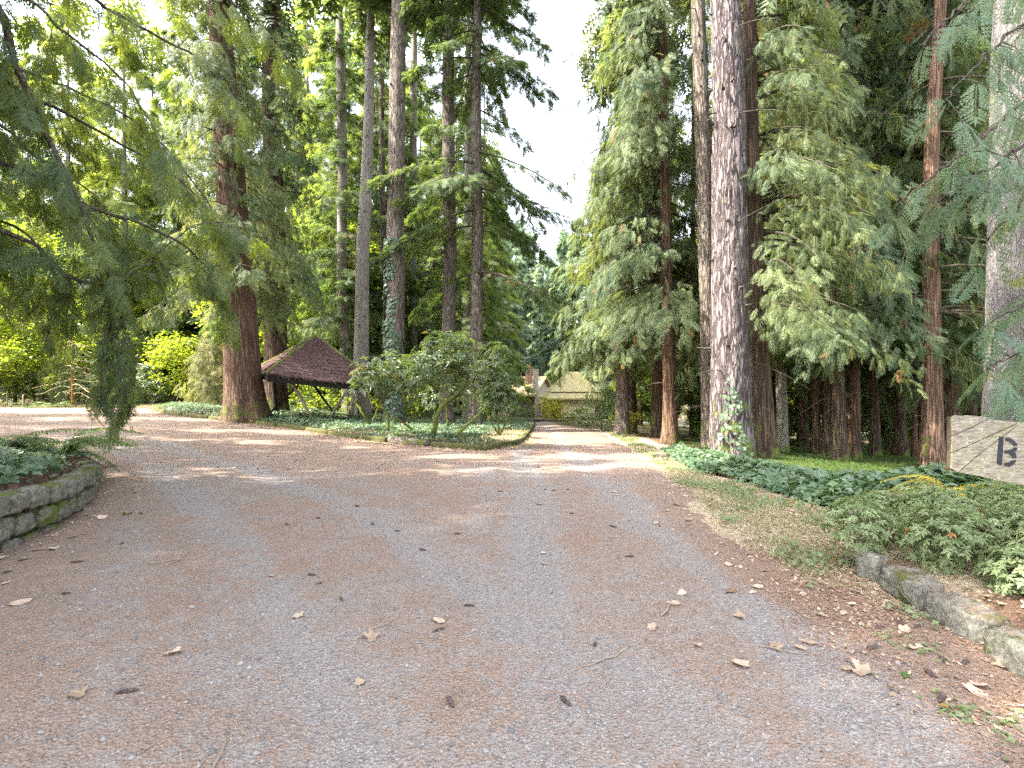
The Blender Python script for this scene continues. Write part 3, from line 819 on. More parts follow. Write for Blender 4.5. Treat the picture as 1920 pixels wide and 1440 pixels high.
def stub_mesh(r_of, n, seed, zmin, zmax, smax=0.5):
    """Snapped-off branch stubs with collars on a bare trunk."""
    rr = np.random.default_rng(seed); mb = MB()
    for k in range(n):
        z = rr.uniform(zmin, zmax); a = rr.uniform(0, 6.28); r = r_of(z)
        e = np.array((math.cos(a), math.sin(a), 0.0)); l = rr.uniform(0.06, smax) * rr.random() + 0.05
        t = np.linspace(0, 1, 4)
        P = e * (r * 0.9 + t * l)[:, None]; P[:, 2] += z + 0.12 * l * t
        v, q, f = tube(P, np.array((0.05, 0.028, 0.018, 0.010)) * rr.uniform(0.7, 1.4), 5, True); mb.add(v, q, f, smooth=True)
    return mb.mesh('branch_stubs', M_limb)

def ivy_on(r_of, z0, z1, n, seed, dens=lambda a, z: True, size=0.10, a0=None):
    rr = np.random.default_rng(seed); mb = MB(); V = []
    for k in range(n * 4):
        if len(V) >= n: break
        z = z0 + (z1 - z0) * rr.random(); a = rr.uniform(0, 6.28)
        if not dens(a, z) or vnoise(np.array([a * 2.5]), np.array([z * 1.4]), 3)[0] < 0.36: continue
        r = r_of(z) + rr.uniform(0.01, 0.07)
        e = np.array((math.cos(a), math.sin(a), 0)); t = np.array((-e[1], e[0], 0)); u = np.array((0, 0, 1.0))
        tw = rr.normal(0, 0.5); s = size * rr.uniform(0.6, 1.3)
        d = nrm(-u * math.cos(tw) + t * math.sin(tw) + e * rr.uniform(0.1, 0.7)); sd = nrm(np.cross(e, d))
        b = e * r + u * z
        V.append([b, b + d * s * .35 + sd * s * .55 + e * 0.01, b + d * s, b + d * s * .35 - sd * s * .55 + e * 0.01])
    V = np.array(V).reshape(-1, 3)
    mb.add(V, np.arange(len(V)).reshape(-1, 4), tint=np.repeat(rr.random(len(V) // 4) * 0.9, 4))
    return mb.mesh('ivy', M_ivy)

n_tree = 0
def tree(name, cat, label, px, D, w0, ptop, wtop, mat, crown, group=None, py=None, rot=None, sc=1.0, flare=0.35, lobes=5, H=34, k=20, dz=0.5, furrow=0.0, stubs=0, zf=14, csc=None):
    global n_tree
    n_tree += 1
    if py is not None:
        g = G(px, py); D = g[1]
    x = (px - 960) / F * D
    z = gz(x, D)
    z1 = CH + 620 / F * D - z
    r0, r1 = w0 / F * D / 2, wtop / F * D / 2
    lean = math.atan2((ptop - px) / F * D, z1)
    e = empty(name, (x, D, z), label, cat, group, (0, lean, 0))
    link('trunk', trunk_mesh('trunk', mat, r0, z1, r1, max(H, z1 + 6), flare, lobes, n_tree, furrow, k, dz, zf), e)
    if crown:
        c = link('crown', CR[crown] if isinstance(crown, str) else crown, e)
        c.rotation_euler = (0, 0, rng.uniform(0, 6.28) if rot is None else rot)
        c.scale = (sc, sc, sc) if csc is None else csc
    if stubs:
        s = link('branch_stub', stub_mesh(lambda q: r0 + (r1 - r0) * q / z1, stubs, n_tree, 1.5, min(z1 * 1.1, 24)), e)
        s['kind'] = 'stuff'
    return e, r0, r1, z1

GF = 'tall conifers round the shelter'
# trees of the island and behind it
tree('cedar_tree', 'tree', 'massive red cedar with a flared fluted base beside the shelter roof', 462, 25, 66, 412, 40, M_bark_cedar, 'cedar3', GF, sc=1.0, flare=0.38, lobes=6, k=36, dz=0.3, rot=0.6)
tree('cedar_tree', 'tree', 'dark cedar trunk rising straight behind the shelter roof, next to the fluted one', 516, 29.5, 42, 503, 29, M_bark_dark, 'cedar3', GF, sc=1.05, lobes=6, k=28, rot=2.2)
tree('fir_tree', 'tree', 'slender bare fir standing behind the low corner of the shelter roof', 676, 31, 30, 687, 17, M_bark_grey, 'firhigh', GF, flare=0.75, k=24, stubs=70, rot=1.0)
e_ivy, ri0, ri1, riz = tree('fir_tree', 'tree', 'straight fir with ivy climbing its lower trunk', 738, 26, 35, 740, 29, M_bark_fir, 'firhigh', GF, k=32, dz=0.3, stubs=50, rot=2.5)
tree('fir_tree', 'tree', 'tall bare fir with mossy streaks between the ivy-clad fir and the paired trunks', 837, 28, 26, 835, 22, M_bark_fir, 'firhigh', GF, k=26, dz=0.3, stubs=90, rot=4.0)
tree('hemlock_tree', 'tree', 'fir with long drooping boughs reaching over the drive from one side', 891, 27, 25, 893, 18, M_bark_fir, 'hemlock', GF, k=26, dz=0.3, stubs=60, rot=0.2)
tree('hemlock_tree', 'tree', 'thin trunk just behind the fir with drooping boughs', 875, 37, 15, 873, 12, M_bark_grey, 'firthin', GF, rot=1.2)
tree('hemlock_tree', 'tree', 'thin hazy conifer seen between the ivy-clad fir and the bare mossy fir', 777, 43, 17, 780, 13, M_bark_grey, 'firthin', GF, rot=2.7)
tree('hemlock_tree', 'tree', 'thin shaded conifer half hidden behind the ivy-clad fir', 720, 40, 14, 716, 10, M_bark_fir, 'firthin', GF, rot=5.0)
tree('hemlock_tree', 'tree', 'pale grey mossy trunk with broken stubs above the shelter roof', 652, 36, 19, 636, 17, M_bark_grey, 'firthin', GF, stubs=60, rot=3.4, sc=0.9)
iv = link('ivy', ivy_on(lambda q: ri0 + (ri1 - ri0) * q / riz, 0.2, 9.5, 1500, 5, lambda a, z: not (0.4 < a < 2.2) and (z < 7 or abs(a - 4.7) < 1), 0.17), e_ivy)

# the wood on the other side of the drive
GR = 'conifers of the wood beside the drive'
e_big, rb0, rb1, rbz = tree('fir_tree', 'tree', 'huge old fir with deeply furrowed grey bark and ivy at its foot', 1371, 14.6, 71, 1358, 55, M_bark_big, 'firhigh', GR, flare=0.2, k=110, dz=0.09, furrow=0.045, stubs=46, zf=13, rot=0.3)
link('ivy', ivy_on(lambda q: rb0 * (1 + 0.25 * math.exp(-max(q, 0) / 0.75)) + 0.03, 0.05, 2.3, 170, 9, lambda a, z: abs(a - 4.35) < 0.75 - 0.26 * z or z < 0.35, 0.11), e_big)
tree('fir_tree', 'tree', 'orange-lit fir trunk standing directly behind the huge furrowed one', 1331, 19, 27, 1316, 27, M_bark_fir, 'firhigh', GR, k=28, dz=0.3, stubs=40, rot=1.9)
tree('cedar_tree', 'tree', 'shaggy grey-barked cedar at the bend of the drive', 1167, 24.5, 25, 1160, 17, M_bark_fir, 'cedar1', GR, csc=(1.0, 1.0, 1.0), rot=0.2, flare=0.3, k=26)
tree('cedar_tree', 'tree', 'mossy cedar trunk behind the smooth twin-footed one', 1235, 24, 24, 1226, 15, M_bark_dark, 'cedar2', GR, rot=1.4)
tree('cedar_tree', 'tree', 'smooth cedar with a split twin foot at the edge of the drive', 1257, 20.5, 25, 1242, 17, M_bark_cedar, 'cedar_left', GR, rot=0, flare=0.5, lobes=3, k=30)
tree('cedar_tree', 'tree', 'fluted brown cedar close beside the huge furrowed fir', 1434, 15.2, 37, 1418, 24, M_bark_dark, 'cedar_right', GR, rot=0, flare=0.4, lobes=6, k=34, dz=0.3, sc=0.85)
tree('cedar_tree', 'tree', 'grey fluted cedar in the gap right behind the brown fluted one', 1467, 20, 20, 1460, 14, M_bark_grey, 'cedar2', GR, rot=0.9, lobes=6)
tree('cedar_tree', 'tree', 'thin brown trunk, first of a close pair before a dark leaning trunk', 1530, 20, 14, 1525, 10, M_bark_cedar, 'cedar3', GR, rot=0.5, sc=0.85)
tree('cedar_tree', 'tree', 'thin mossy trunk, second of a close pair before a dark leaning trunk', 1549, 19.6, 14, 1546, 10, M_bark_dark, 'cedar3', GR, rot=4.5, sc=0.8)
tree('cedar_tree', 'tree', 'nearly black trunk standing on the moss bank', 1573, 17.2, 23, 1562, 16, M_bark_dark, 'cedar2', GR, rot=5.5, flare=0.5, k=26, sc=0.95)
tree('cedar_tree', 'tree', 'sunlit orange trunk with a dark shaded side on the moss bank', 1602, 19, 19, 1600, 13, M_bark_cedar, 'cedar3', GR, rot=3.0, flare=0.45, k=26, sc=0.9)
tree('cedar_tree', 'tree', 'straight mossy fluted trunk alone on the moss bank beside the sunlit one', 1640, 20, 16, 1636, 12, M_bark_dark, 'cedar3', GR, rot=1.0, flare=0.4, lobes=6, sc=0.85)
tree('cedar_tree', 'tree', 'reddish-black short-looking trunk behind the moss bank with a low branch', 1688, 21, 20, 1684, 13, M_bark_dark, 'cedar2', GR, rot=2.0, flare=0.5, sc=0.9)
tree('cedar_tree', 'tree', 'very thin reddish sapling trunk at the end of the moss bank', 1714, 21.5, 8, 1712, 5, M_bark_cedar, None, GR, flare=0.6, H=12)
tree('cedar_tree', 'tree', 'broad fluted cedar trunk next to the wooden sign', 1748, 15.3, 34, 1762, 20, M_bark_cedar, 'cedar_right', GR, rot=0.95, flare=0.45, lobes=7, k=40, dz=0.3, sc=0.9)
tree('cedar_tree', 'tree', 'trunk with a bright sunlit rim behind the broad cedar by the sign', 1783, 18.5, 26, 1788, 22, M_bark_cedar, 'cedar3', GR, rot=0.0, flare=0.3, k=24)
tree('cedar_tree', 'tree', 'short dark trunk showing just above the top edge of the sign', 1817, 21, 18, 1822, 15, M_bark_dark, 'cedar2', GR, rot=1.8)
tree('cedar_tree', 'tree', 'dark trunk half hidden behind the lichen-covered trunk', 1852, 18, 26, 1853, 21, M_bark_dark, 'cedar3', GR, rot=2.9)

# what stands in front of a background tree names it
MARKS = [(-60, 'the dark shrubs at the edge of the view'), (40, 'the dark rhododendron by the side drive'), (136, 'the pale orange-stemmed sapling'), (215, 'the hanging curtain of foliage'), (300, 'the sword ferns at the bend'), (400, 'the small pale spruce'),
         (462, 'the massive fluted cedar'), (520, 'the dark cedar behind the shelter roof'), (592, 'the peak of the shelter roof'), (650, 'the pale stubby trunk'), (682, 'the slender bare fir'), (738, 'the ivy-clad fir'),
         (778, 'the thin hazy conifer'), (836, 'the tall mossy bare fir'), (892, 'the fir with drooping boughs'), (940, 'the shrub at the island tip'), (992, 'the house chimneys'), (1020, 'the house gable'), (1060, 'the steep pale roof'), (1110, 'the leafy evergreen shrub'),
         (1167, 'the shaggy cedar at the bend'), (1255, 'the twin-footed cedar'), (1325, 'the orange-lit fir'), (1371, 'the huge furrowed fir'), (1434, 'the brown fluted cedar'), (1470, 'the grey fluted cedar'), (1540, 'the close pair of thin trunks'),
         (1573, 'the nearly black trunk'), (1602, 'the sunlit orange trunk'), (1640, 'the lone mossy fluted trunk'), (1688, 'the reddish-black trunk'), (1748, 'the broad cedar by the sign'), (1785, 'the bright-rimmed trunk'), (1850, 'the half-hidden dark trunk'), (1935, 'the lichen-covered trunk'), (2010, 'the lichen-covered trunk, out beyond it')]
USED = {}
def behind(kind, p, D):
    k = min(range(len(MARKS)), key=lambda i: abs(MARKS[i][0] - p))
    dist = 'shortly' if D < 34 else 'some way' if D < 50 else 'far' if D < 72 else 'very far'
    side = '' if abs(MARKS[k][0] - p) < 14 else ', offset'
    lab = f'{kind} {dist} behind {MARKS[k][1]}{side}'
    for alt in ('', 'tall ', 'slim ', 'dense '):
        if alt + lab not in USED: USED[alt + lab] = 1; return alt + lab
    return lab

# generic trunks shared by the deeper wood
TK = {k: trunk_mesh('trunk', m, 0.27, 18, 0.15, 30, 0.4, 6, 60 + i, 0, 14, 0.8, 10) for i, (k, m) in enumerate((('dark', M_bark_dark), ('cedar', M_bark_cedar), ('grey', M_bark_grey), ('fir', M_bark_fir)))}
def fill(name, cat, label, group, x, y, crown, sc, trunk='dark'):
    e = empty(name, (x, y, gz(x, y)), label, cat, group, (0, 0, rng.uniform(0, 6.28)))
    if trunk:
        t = link('trunk', TK[trunk], e); t.scale = (sc, sc, sc)
    c = link('crown', CR[crown], e); c.scale = (sc, sc, sc)
    return e
px = lambda p, D: (p - 960) / F * D
DW = 'conifers deep in the wood'
for p, D, c, sc, t in [(1185, 30, 'cedar1', 0.9, 'dark'), (1300, 31, 'lit1', 0.75, 'dark'), (1400, 26, 'cedar3', 0.95, 'dark'), (1450, 31, 'lit1', 0.8, 'dark'), (1505, 26, 'cedar3', 0.9, 'dark'),
                       (1555, 31, 'lit1', 0.75, 'cedar'), (1590, 25, 'cedar3', 0.9, 'dark'), (1662, 30, 'lit1', 0.75, 'cedar'), (1700, 29, 'cedar3', 1.0, 'dark'), (1730, 24, 'cedar3', 0.85, 'dark'),
                       (1805, 30, 'lit1', 0.75, 'dark'), (1880, 25, 'cedar1', 0.95, 'dark'), (1930, 22, 'cedar3', 0.9, 'cedar'), (1200, 56, 'lit1', 0.9, 'dark'), (1260, 60, 'lit1', 0.9, 'dark'), (1520, 54, 'lit1', 0.9, 'dark'),
                       (1640, 56, 'lit1', 0.9, 'dark'), (1780, 52, 'lit1', 0.85, 'dark'), (1900, 50, 'lit1', 0.9, 'dark'), (1400, 58, 'lit1', 0.95, 'dark'), (2010, 30, 'cedar1', 0.9, 'dark'), (1330, 54, 'lit1', 0.85, 'dark')]:
    e = fill('cedar_tree', 'tree', behind('dark cedar' if c[0] == 'c' else 'sunlit conifer', p, D), DW, px(p, D), D, c, sc, t)
    e.scale = (1, 1, 1.32)
LW = 'conifers behind the shelter'
for p, D, c, sc, t in [(20, 60, 'lit1', 1.3, 'grey'), (130, 50, 'lit1', 1.3, 'grey'), (235, 44, 'lit1', 1.15, 'grey'), (345, 47, 'lit1', 1.25, 'grey'), (575, 50, 'lit1', 1.3, 'grey'), (620, 41, 'lit1', 1.05, 'grey'), (700, 62, 'lit1', 1.4, 'grey'), (785, 64, 'lit1', 1.35, 'grey'), (540, 62, 'lit1', 1.5, 'grey'), (660, 66, 'lit1', 1.5, 'grey'), (815, 88, 'lit1', 1.6, 'grey'), (860, 60, 'lit1', 1.1, 'grey'), (440, 58, 'lit1', 1.4, 'grey'), (80, 62, 'lit1', 1.5, 'grey'), (290, 64, 'lit1', 1.5, 'grey'), (918, 70, 'lit1', 1.2, 'grey'), (745, 78, 'lit1', 1.6, 'grey'), (185, 75, 'lit1', 1.6, 'grey'), (890, 92, 'lit1', 1.4, 'grey'), (-10, 70, 'lit1', 1.5, 'grey'),
                       (60, 52, 'firthin', 0.9, 'grey'), (180, 46, 'cedar3', 0.8, 'dark'), (330, 50, 'firthin', 0.9, 'grey'), (420, 44, 'hemlock', 0.75, 'fir'), (560, 47, 'firthin', 0.95, 'grey'),
                       (600, 58, 'firthin', 1.0, 'grey'), (700, 60, 'firthin', 1.0, 'grey'), (760, 66, 'firthin', 1.0, 'grey'), (810, 54, 'firthin', 0.9, 'grey'),
                       (855, 62, 'firthin', 0.85, 'fir'), (930, 64, 'firthin', 0.8, 'fir'), (270, 62, 'far2', 0.9, 'grey'), (490, 66, 'far1', 0.8, 'grey'), (640, 74, 'far1', 0.75, 'grey'), (830, 84, 'far2', 0.85, 'grey')]:
    fill('fir_tree', 'tree', behind({'lit1': 'sunlit conifer', 'firthin': 'thin sparse conifer', 'cedar3': 'drooping cedar', 'hemlock': 'long-boughed conifer'}.get(c, 'dense conifer'), p, D), LW, px(p, D), D, c, sc, t)
MW = 'bright maples behind the shelter'
for p, D, c, sc in [(-60, 44, 'maple1', 1.0), (28, 38, 'maple2', 0.95), (-25, 36, 'maple2', 0.8), (150, 48, 'maple1', 1.1), (250, 42, 'maple2', 1.1), (330, 46, 'maple1', 0.9), (395, 40, 'maple2', 0.9), (470, 52, 'maple1', 1.0), (560, 44, 'maple2', 1.1),
                    (620, 46, 'maple3', 0.9), (700, 56, 'maple3', 1.0), (100, 46, 'maple3', 0.9), (290, 52, 'maple3', 0.95), (460, 60, 'maple3', 1.0), (780, 62, 'maple3', 0.9), (545, 56, 'maple3', 1.0), (190, 60, 'maple3', 1.1), (0, 56, 'maple3', 1.1), (390, 56, 'maple3', 1.0), (770, 56, 'maple2', 1.1), (850, 62, 'maple2', 1.0)]:
    fill('maple_tree', 'tree', behind({'maple1': 'yellow-green maple', 'maple2': 'low bright maple', 'maple3': 'tall yellow-green maple'}[c], p, D), MW, px(p, D), D, c, sc, None)
RW = 'sunlit trees beyond the dark wood'
for p, D, c, sc in [(1310, 40, 'maple3', 0.8), (1400, 36, 'maple1', 0.9), (1470, 38, 'maple1', 1.0), (1530, 42, 'maple3', 0.8), (1580, 37, 'maple1', 0.9), (1650, 39, 'maple2', 1.1), (1700, 44, 'maple3', 0.7), (1760, 37, 'maple1', 0.9), (1840, 40, 'maple1', 1.0), (1910, 36, 'maple2', 1.0)]:
    fill('maple_tree', 'tree', behind({'maple1': 'yellow-green tree', 'maple2': 'low bright tree', 'maple3': 'tall yellow-green tree'}[c], p, D), RW, px(p, D), D, c, sc, None)
FW = 'far conifers above the house roofs'
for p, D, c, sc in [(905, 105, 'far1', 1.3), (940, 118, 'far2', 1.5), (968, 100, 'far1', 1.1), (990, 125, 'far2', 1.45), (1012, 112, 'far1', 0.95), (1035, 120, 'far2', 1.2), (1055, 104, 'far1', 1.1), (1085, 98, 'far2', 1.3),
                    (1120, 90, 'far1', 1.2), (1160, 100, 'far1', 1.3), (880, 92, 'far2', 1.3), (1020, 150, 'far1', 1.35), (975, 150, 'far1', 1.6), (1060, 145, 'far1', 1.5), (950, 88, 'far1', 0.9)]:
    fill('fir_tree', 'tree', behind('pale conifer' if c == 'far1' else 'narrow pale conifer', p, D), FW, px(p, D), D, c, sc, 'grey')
for p, D, c, sc in [(905, 50, 'lit1', 0.9)]:
    e = fill('fir_tree', 'tree', behind('bare-stemmed light green conifer', p, D), LW, px(p, D), D, c, sc, 'grey')
    e.children[1].location = (0, 0, 7.5)
# the wood goes on outside the picture: these cast the shade on the drive
SW = 'conifers beside the camera'
for x, y, c, sc in [(-13.0, 5.2, 'cedar1', 0.95), (-17.5, 8.5, 'cedar1', 0.9), (-15, 1.2, 'cedar3', 0.95), (-21, 3.5, 'cedar1', 1.0), (-10.5, -3.5, 'cedar1', 0.95), (8.5, -3, 'cedar3', 0.9), (-20, -4, 'cedar1', 1.0),
                    (-8.6, 2.4, 'cedar1', 0.95), (-9.2, -1.0, 'cedar1', 1.0), (-12.4, 2.3, 'cedar3', 0.95), (-12.6, -2.2, 'cedar1', 0.95), (-10.6, 5.8, 'cedar3', 0.9), (-16.0, 12.6, 'firthin', 0.95), (-27, 19.5, 'cedar3', 0.95), (-31, 24, 'cedar1', 0.9), (-24, 15.5, 'cedar3', 0.9)]:
    fill('cedar_tree', 'tree', 'dark cedar standing in the wood beside the drive entrance', SW, x, y, c, sc, 'dark')

# ------------------------------------------------------------------ near boughs
def boughs(name, mat, limbs, per_m, fs, tpl, hang, bl, seed, tw=0.9, mix=None, toward=None):
    """Fronds along authored limbs: each limb = (points, r0, r1, density, hang)."""
    global rng
    keep = rng; rng = np.random.default_rng(seed)
    mb = MB()
    for P, r0, r1, den, hg in limbs:
        P = spline(P, 22)
        P = P + rng.normal(0, 0.012, P.shape)
        v, q, f = tube(P, np.linspace(r0, r1, len(P)), 6, False); mb.add(v, q, mat=1, smooth=True)
        seg = np.linalg.norm(np.diff(P, axis=0), axis=1); Lt = seg.sum(); cum = np.concatenate([[0], np.cumsum(seg)])
        # branchlets: thin twigs leaving the limb, fronds strung on them
        nb = max(3, int(Lt * 5.5 * den))
        for b in range(nb):
            s = Lt * (b + rng.random()) / nb
            p = np.array([np.interp(s, cum, P[:, k]) for k in range(3)])
            i = min(np.searchsorted(cum, s), len(P) - 1); t = nrm(P[i] - P[i - 1])
            sd = nrm(np.cross(t, (0, 0, 1.0))) * rng.choice((-1, 1))
            d0 = nrm(sd * rng.uniform(0.2, 1.0) + t * rng.uniform(0.1, 0.8) + np.array((0, 0, -1)) * rng.uniform(0.05, 0.7) * hg)
            l = bl * rng.uniform(0.45, 1.25)
            u = np.linspace(0, 1, 6)[:, None]
            Q = p + d0 * l * u * (1 - 0.25 * u * hg * 0.5) + np.array((0, 0, -1)) * (0.42 * l * hg * u * u) + rng.normal(0, 0.015, (6, 3)) * u
            v, q, f = tube(Q, np.linspace(0.006, 0.002, 6), 3, False); mb.add(v, q, mat=1)
            n = max(2, int(per_m * l))
            uu = np.sort(rng.random(n)) * 0.9 + 0.1
            pos = np.stack([np.interp(uu, u[:, 0], Q[:, k]) for k in range(3)], -1)
            dt = nrm(Q[-1] - Q[-2])
            sg = np.where(np.arange(n) % 2 == 0, 1.0, -1.0)
            s2 = nrm(np.cross(dt, nrm(np.array((0, 0, 1.0)) + d0 * 0.3)))
            ax = d0 * rng.uniform(0.3, 0.8, n)[:, None] + s2 * (sg * rng.uniform(0.1, 0.7, n))[:, None] + np.array((0, 0, -1)) * (hg * rng.uniform(0.3, 1.2, n))[:, None]
            up = np.array((0, 0, 1.0)) + d0 * 0.9 * hg + rng.normal(0, 0.35, (n, 3))
            sc = fs * rng.uniform(0.55, 1.25, n) * (1.05 - 0.3 * uu)
            ti = (0.6 * rng.random() + 0.34 * rng.random(n)).clip(0, 0.94)
            place(mb, tpl if (mix is None or rng.random() < 0.5) else mix, pos, ax, up, sc, ti)
    rng = keep
    return mb.mesh(name, [mat, M_limb])

WW = lambda L: [W(*p) for p in L]
e = empty('cedar_tree', (-9.2, 6.0, gz(-9.2, 6.0)), 'weeping cedar whose long boughs hang over the side drive', 'tree')
link('trunk', trunk_mesh('trunk', M_bark_cedar, 0.45, 12, 0.3, 24, 0.4, 6, 91, 0, 22), e)
base = np.array(e.location)
LB = [
    ([(-560, 60, 6.0), (-60, -20, 6.3), (30, 130, 6.6), (90, 255, 6.8), (165, 420, 7.1), (205, 520, 7.3)], 0.055, 0.018, 1.2, 0.8),
    ([(-560, -80, 6.0), (-100, 40, 7.0), (20, 160, 7.5), (150, 225, 8.2), (260, 290, 8.8), (345, 345, 9.2), (430, 440, 9.6)], 0.04, 0.008, 1.3, 0.8),
    ([(-560, 260, 6.0), (-20, 300, 7.0), (150, 380, 7.8), (290, 430, 8.3), (390, 500, 8.8), (425, 575, 9.0)], 0.04, 0.008, 1.3, 0.7),
    ([(-560, -200, 6.0), (60, -60, 8.0), (240, 40, 9.2), (370, 110, 9.8), (450, 190, 10.2)], 0.04, 0.01, 1.0, 0.8),
    ([(-560, 330, 6.0), (0, 430, 6.9), (120, 515, 7.2), (200, 532, 7.4), (228, 528, 7.5), (262, 500, 7.8), (350, 500, 8.6), (405, 560, 9)], 0.035, 0.008, 1.1, 0.9),
    ([(-560, 300, 6.2), (-60, 400, 7.4), (60, 450, 8.2), (120, 560, 8.6), (125, 650, 8.6)], 0.03, 0.006, 1.2, 1.0),
    ([(-560, -300, 6.0), (160, -140, 9.0), (380, -30, 10.2), (500, 60, 10.8), (560, 140, 11.0)], 0.04, 0.008, 0.9, 0.8),
    ([(-560, 0, 6.0), (-40, 110, 8.0), (140, 170, 9.2), (270, 240, 9.8), (370, 350, 10.2), (420, 430, 10.4)], 0.035, 0.008, 1.2, 0.8),
    ([(-560, 180, 6.0), (-60, 210, 7.0), (60, 290, 7.6), (170, 360, 8.0), (230, 450, 8.3)], 0.03, 0.007, 1.2, 0.9),
    ([(-560, 420, 6.0), (-80, 420, 7.5), (0, 480, 8.0), (60, 560, 8.4)], 0.03, 0.006, 1.1, 1.0),
    ([(-560, -150, 6.0), (0, -20, 6.6), (120, 60, 7.2), (230, 150, 7.6), (300, 260, 7.8)], 0.03, 0.007, 1.0, 0.8),
    ([(262, 500, 7.8), (300, 470, 8.2), (380, 420, 8.8), (470, 430, 9.3)], 0.014, 0.005, 1.3, 0.7),
    ([(200, 532, 7.4), (205, 580, 7.35), (196, 660, 7.2), (188, 745, 7.1)], 0.012, 0.004, 2.6, 1.6),
    ([(228, 528, 7.5), (232, 600, 7.4), (240, 680, 7.3), (246, 740, 7.2)], 0.012, 0.004, 2.6, 1.6),
    ([(215, 532, 7.45), (214, 620, 7.3), (216, 700, 7.1), (217, 775, 7.0)], 0.010, 0.003, 2.6, 1.7),
    ([(120, 515, 7.2), (100, 580, 7.3), (86, 640, 7.3)], 0.010, 0.003, 2.2, 1.5),
]
LBw = [(WW(P), a, b, d, h) for P, a, b, d, h in LB]
boughs_near = boughs('crown', M_cedarnear, [(np.array(P) - base, a, b, d, h) for P, a, b, d, h in LBw[:12]], 8.5, 0.34, FR_NEAR, 0.8, 0.95, 41)
link('crown', boughs_near, e)
strands = boughs('hanging_bough', M_cedarnear, [(np.array(P) - base, a, b, d, h) for P, a, b, d, h in LBw[12:]], 14, 0.24, FR_NEAR, 1.5, 0.40, 42)
o = link('hanging_bough', strands, e); o['label'] = 'dark curtain of foliage hanging down over the side drive'
top = link('upper_crown', CR['cedar3'], e); top.location = (0, 0, 7); top.scale = (0.8, 0.8, 0.8)

e = empty('fir_tree', (6.62, 6.5, gz(6.62, 6.5)), 'thick lichen-covered trunk with big ferny fronds behind the sign', 'tree')
link('trunk', trunk_mesh('trunk', M_bark_lichen, 0.50, 5, 0.42, 22, 0.28, 5, 92, 0.016, 90, 0.07, 8), e)
base = np.array(e.location)
LL = [
    ([(1985, 20, 6.4), (1900, 60, 5.0), (1830, 120, 4.5), (1770, 190, 4.3)], 0.02, 0.005, 1.0, 0.7),
    ([(1990, 130, 6.3), (1905, 200, 4.9), (1830, 270, 4.4), (1750, 330, 4.25), (1700, 370, 4.2)], 0.02, 0.005, 1.4, 0.6),
    ([(1990, 210, 6.3), (1930, 265, 4.8), (1860, 310, 4.5), (1790, 350, 4.4), (1740, 400, 4.35)], 0.02, 0.005, 1.4, 0.8),
    ([(1990, 280, 6.3), (1930, 370, 4.7), (1880, 420, 4.5), (1840, 470, 4.4)], 0.015, 0.004, 1.0, 0.9),
    ([(1995, 500, 6.3), (1940, 555, 4.7), (1880, 590, 4.45), (1840, 620, 4.4)], 0.015, 0.004, 0.9, 0.6),
    ([(1995, 600, 6.3), (1945, 650, 4.6), (1890, 668, 4.35), (1845, 690, 4.25)], 0.012, 0.004, 0.9, 0.6),
    ([(1995, 660, 6.3), (1950, 715, 4.6), (1915, 735, 4.3)], 0.012, 0.004, 0.8, 0.5),
    ([(1985, -80, 6.3), (1880, -40, 4.8), (1790, 20, 4.4), (1720, 90, 4.2)], 0.02, 0.005, 1.0, 0.7),
]
link('crown', boughs('crown', M_ferny, [(np.array(WW(P)) - base, a, b, d * 0.6, h) for P, a, b, d, h in LL], 7.5, 0.42, FR_FERNY, 0.6, 0.42, 43), e)

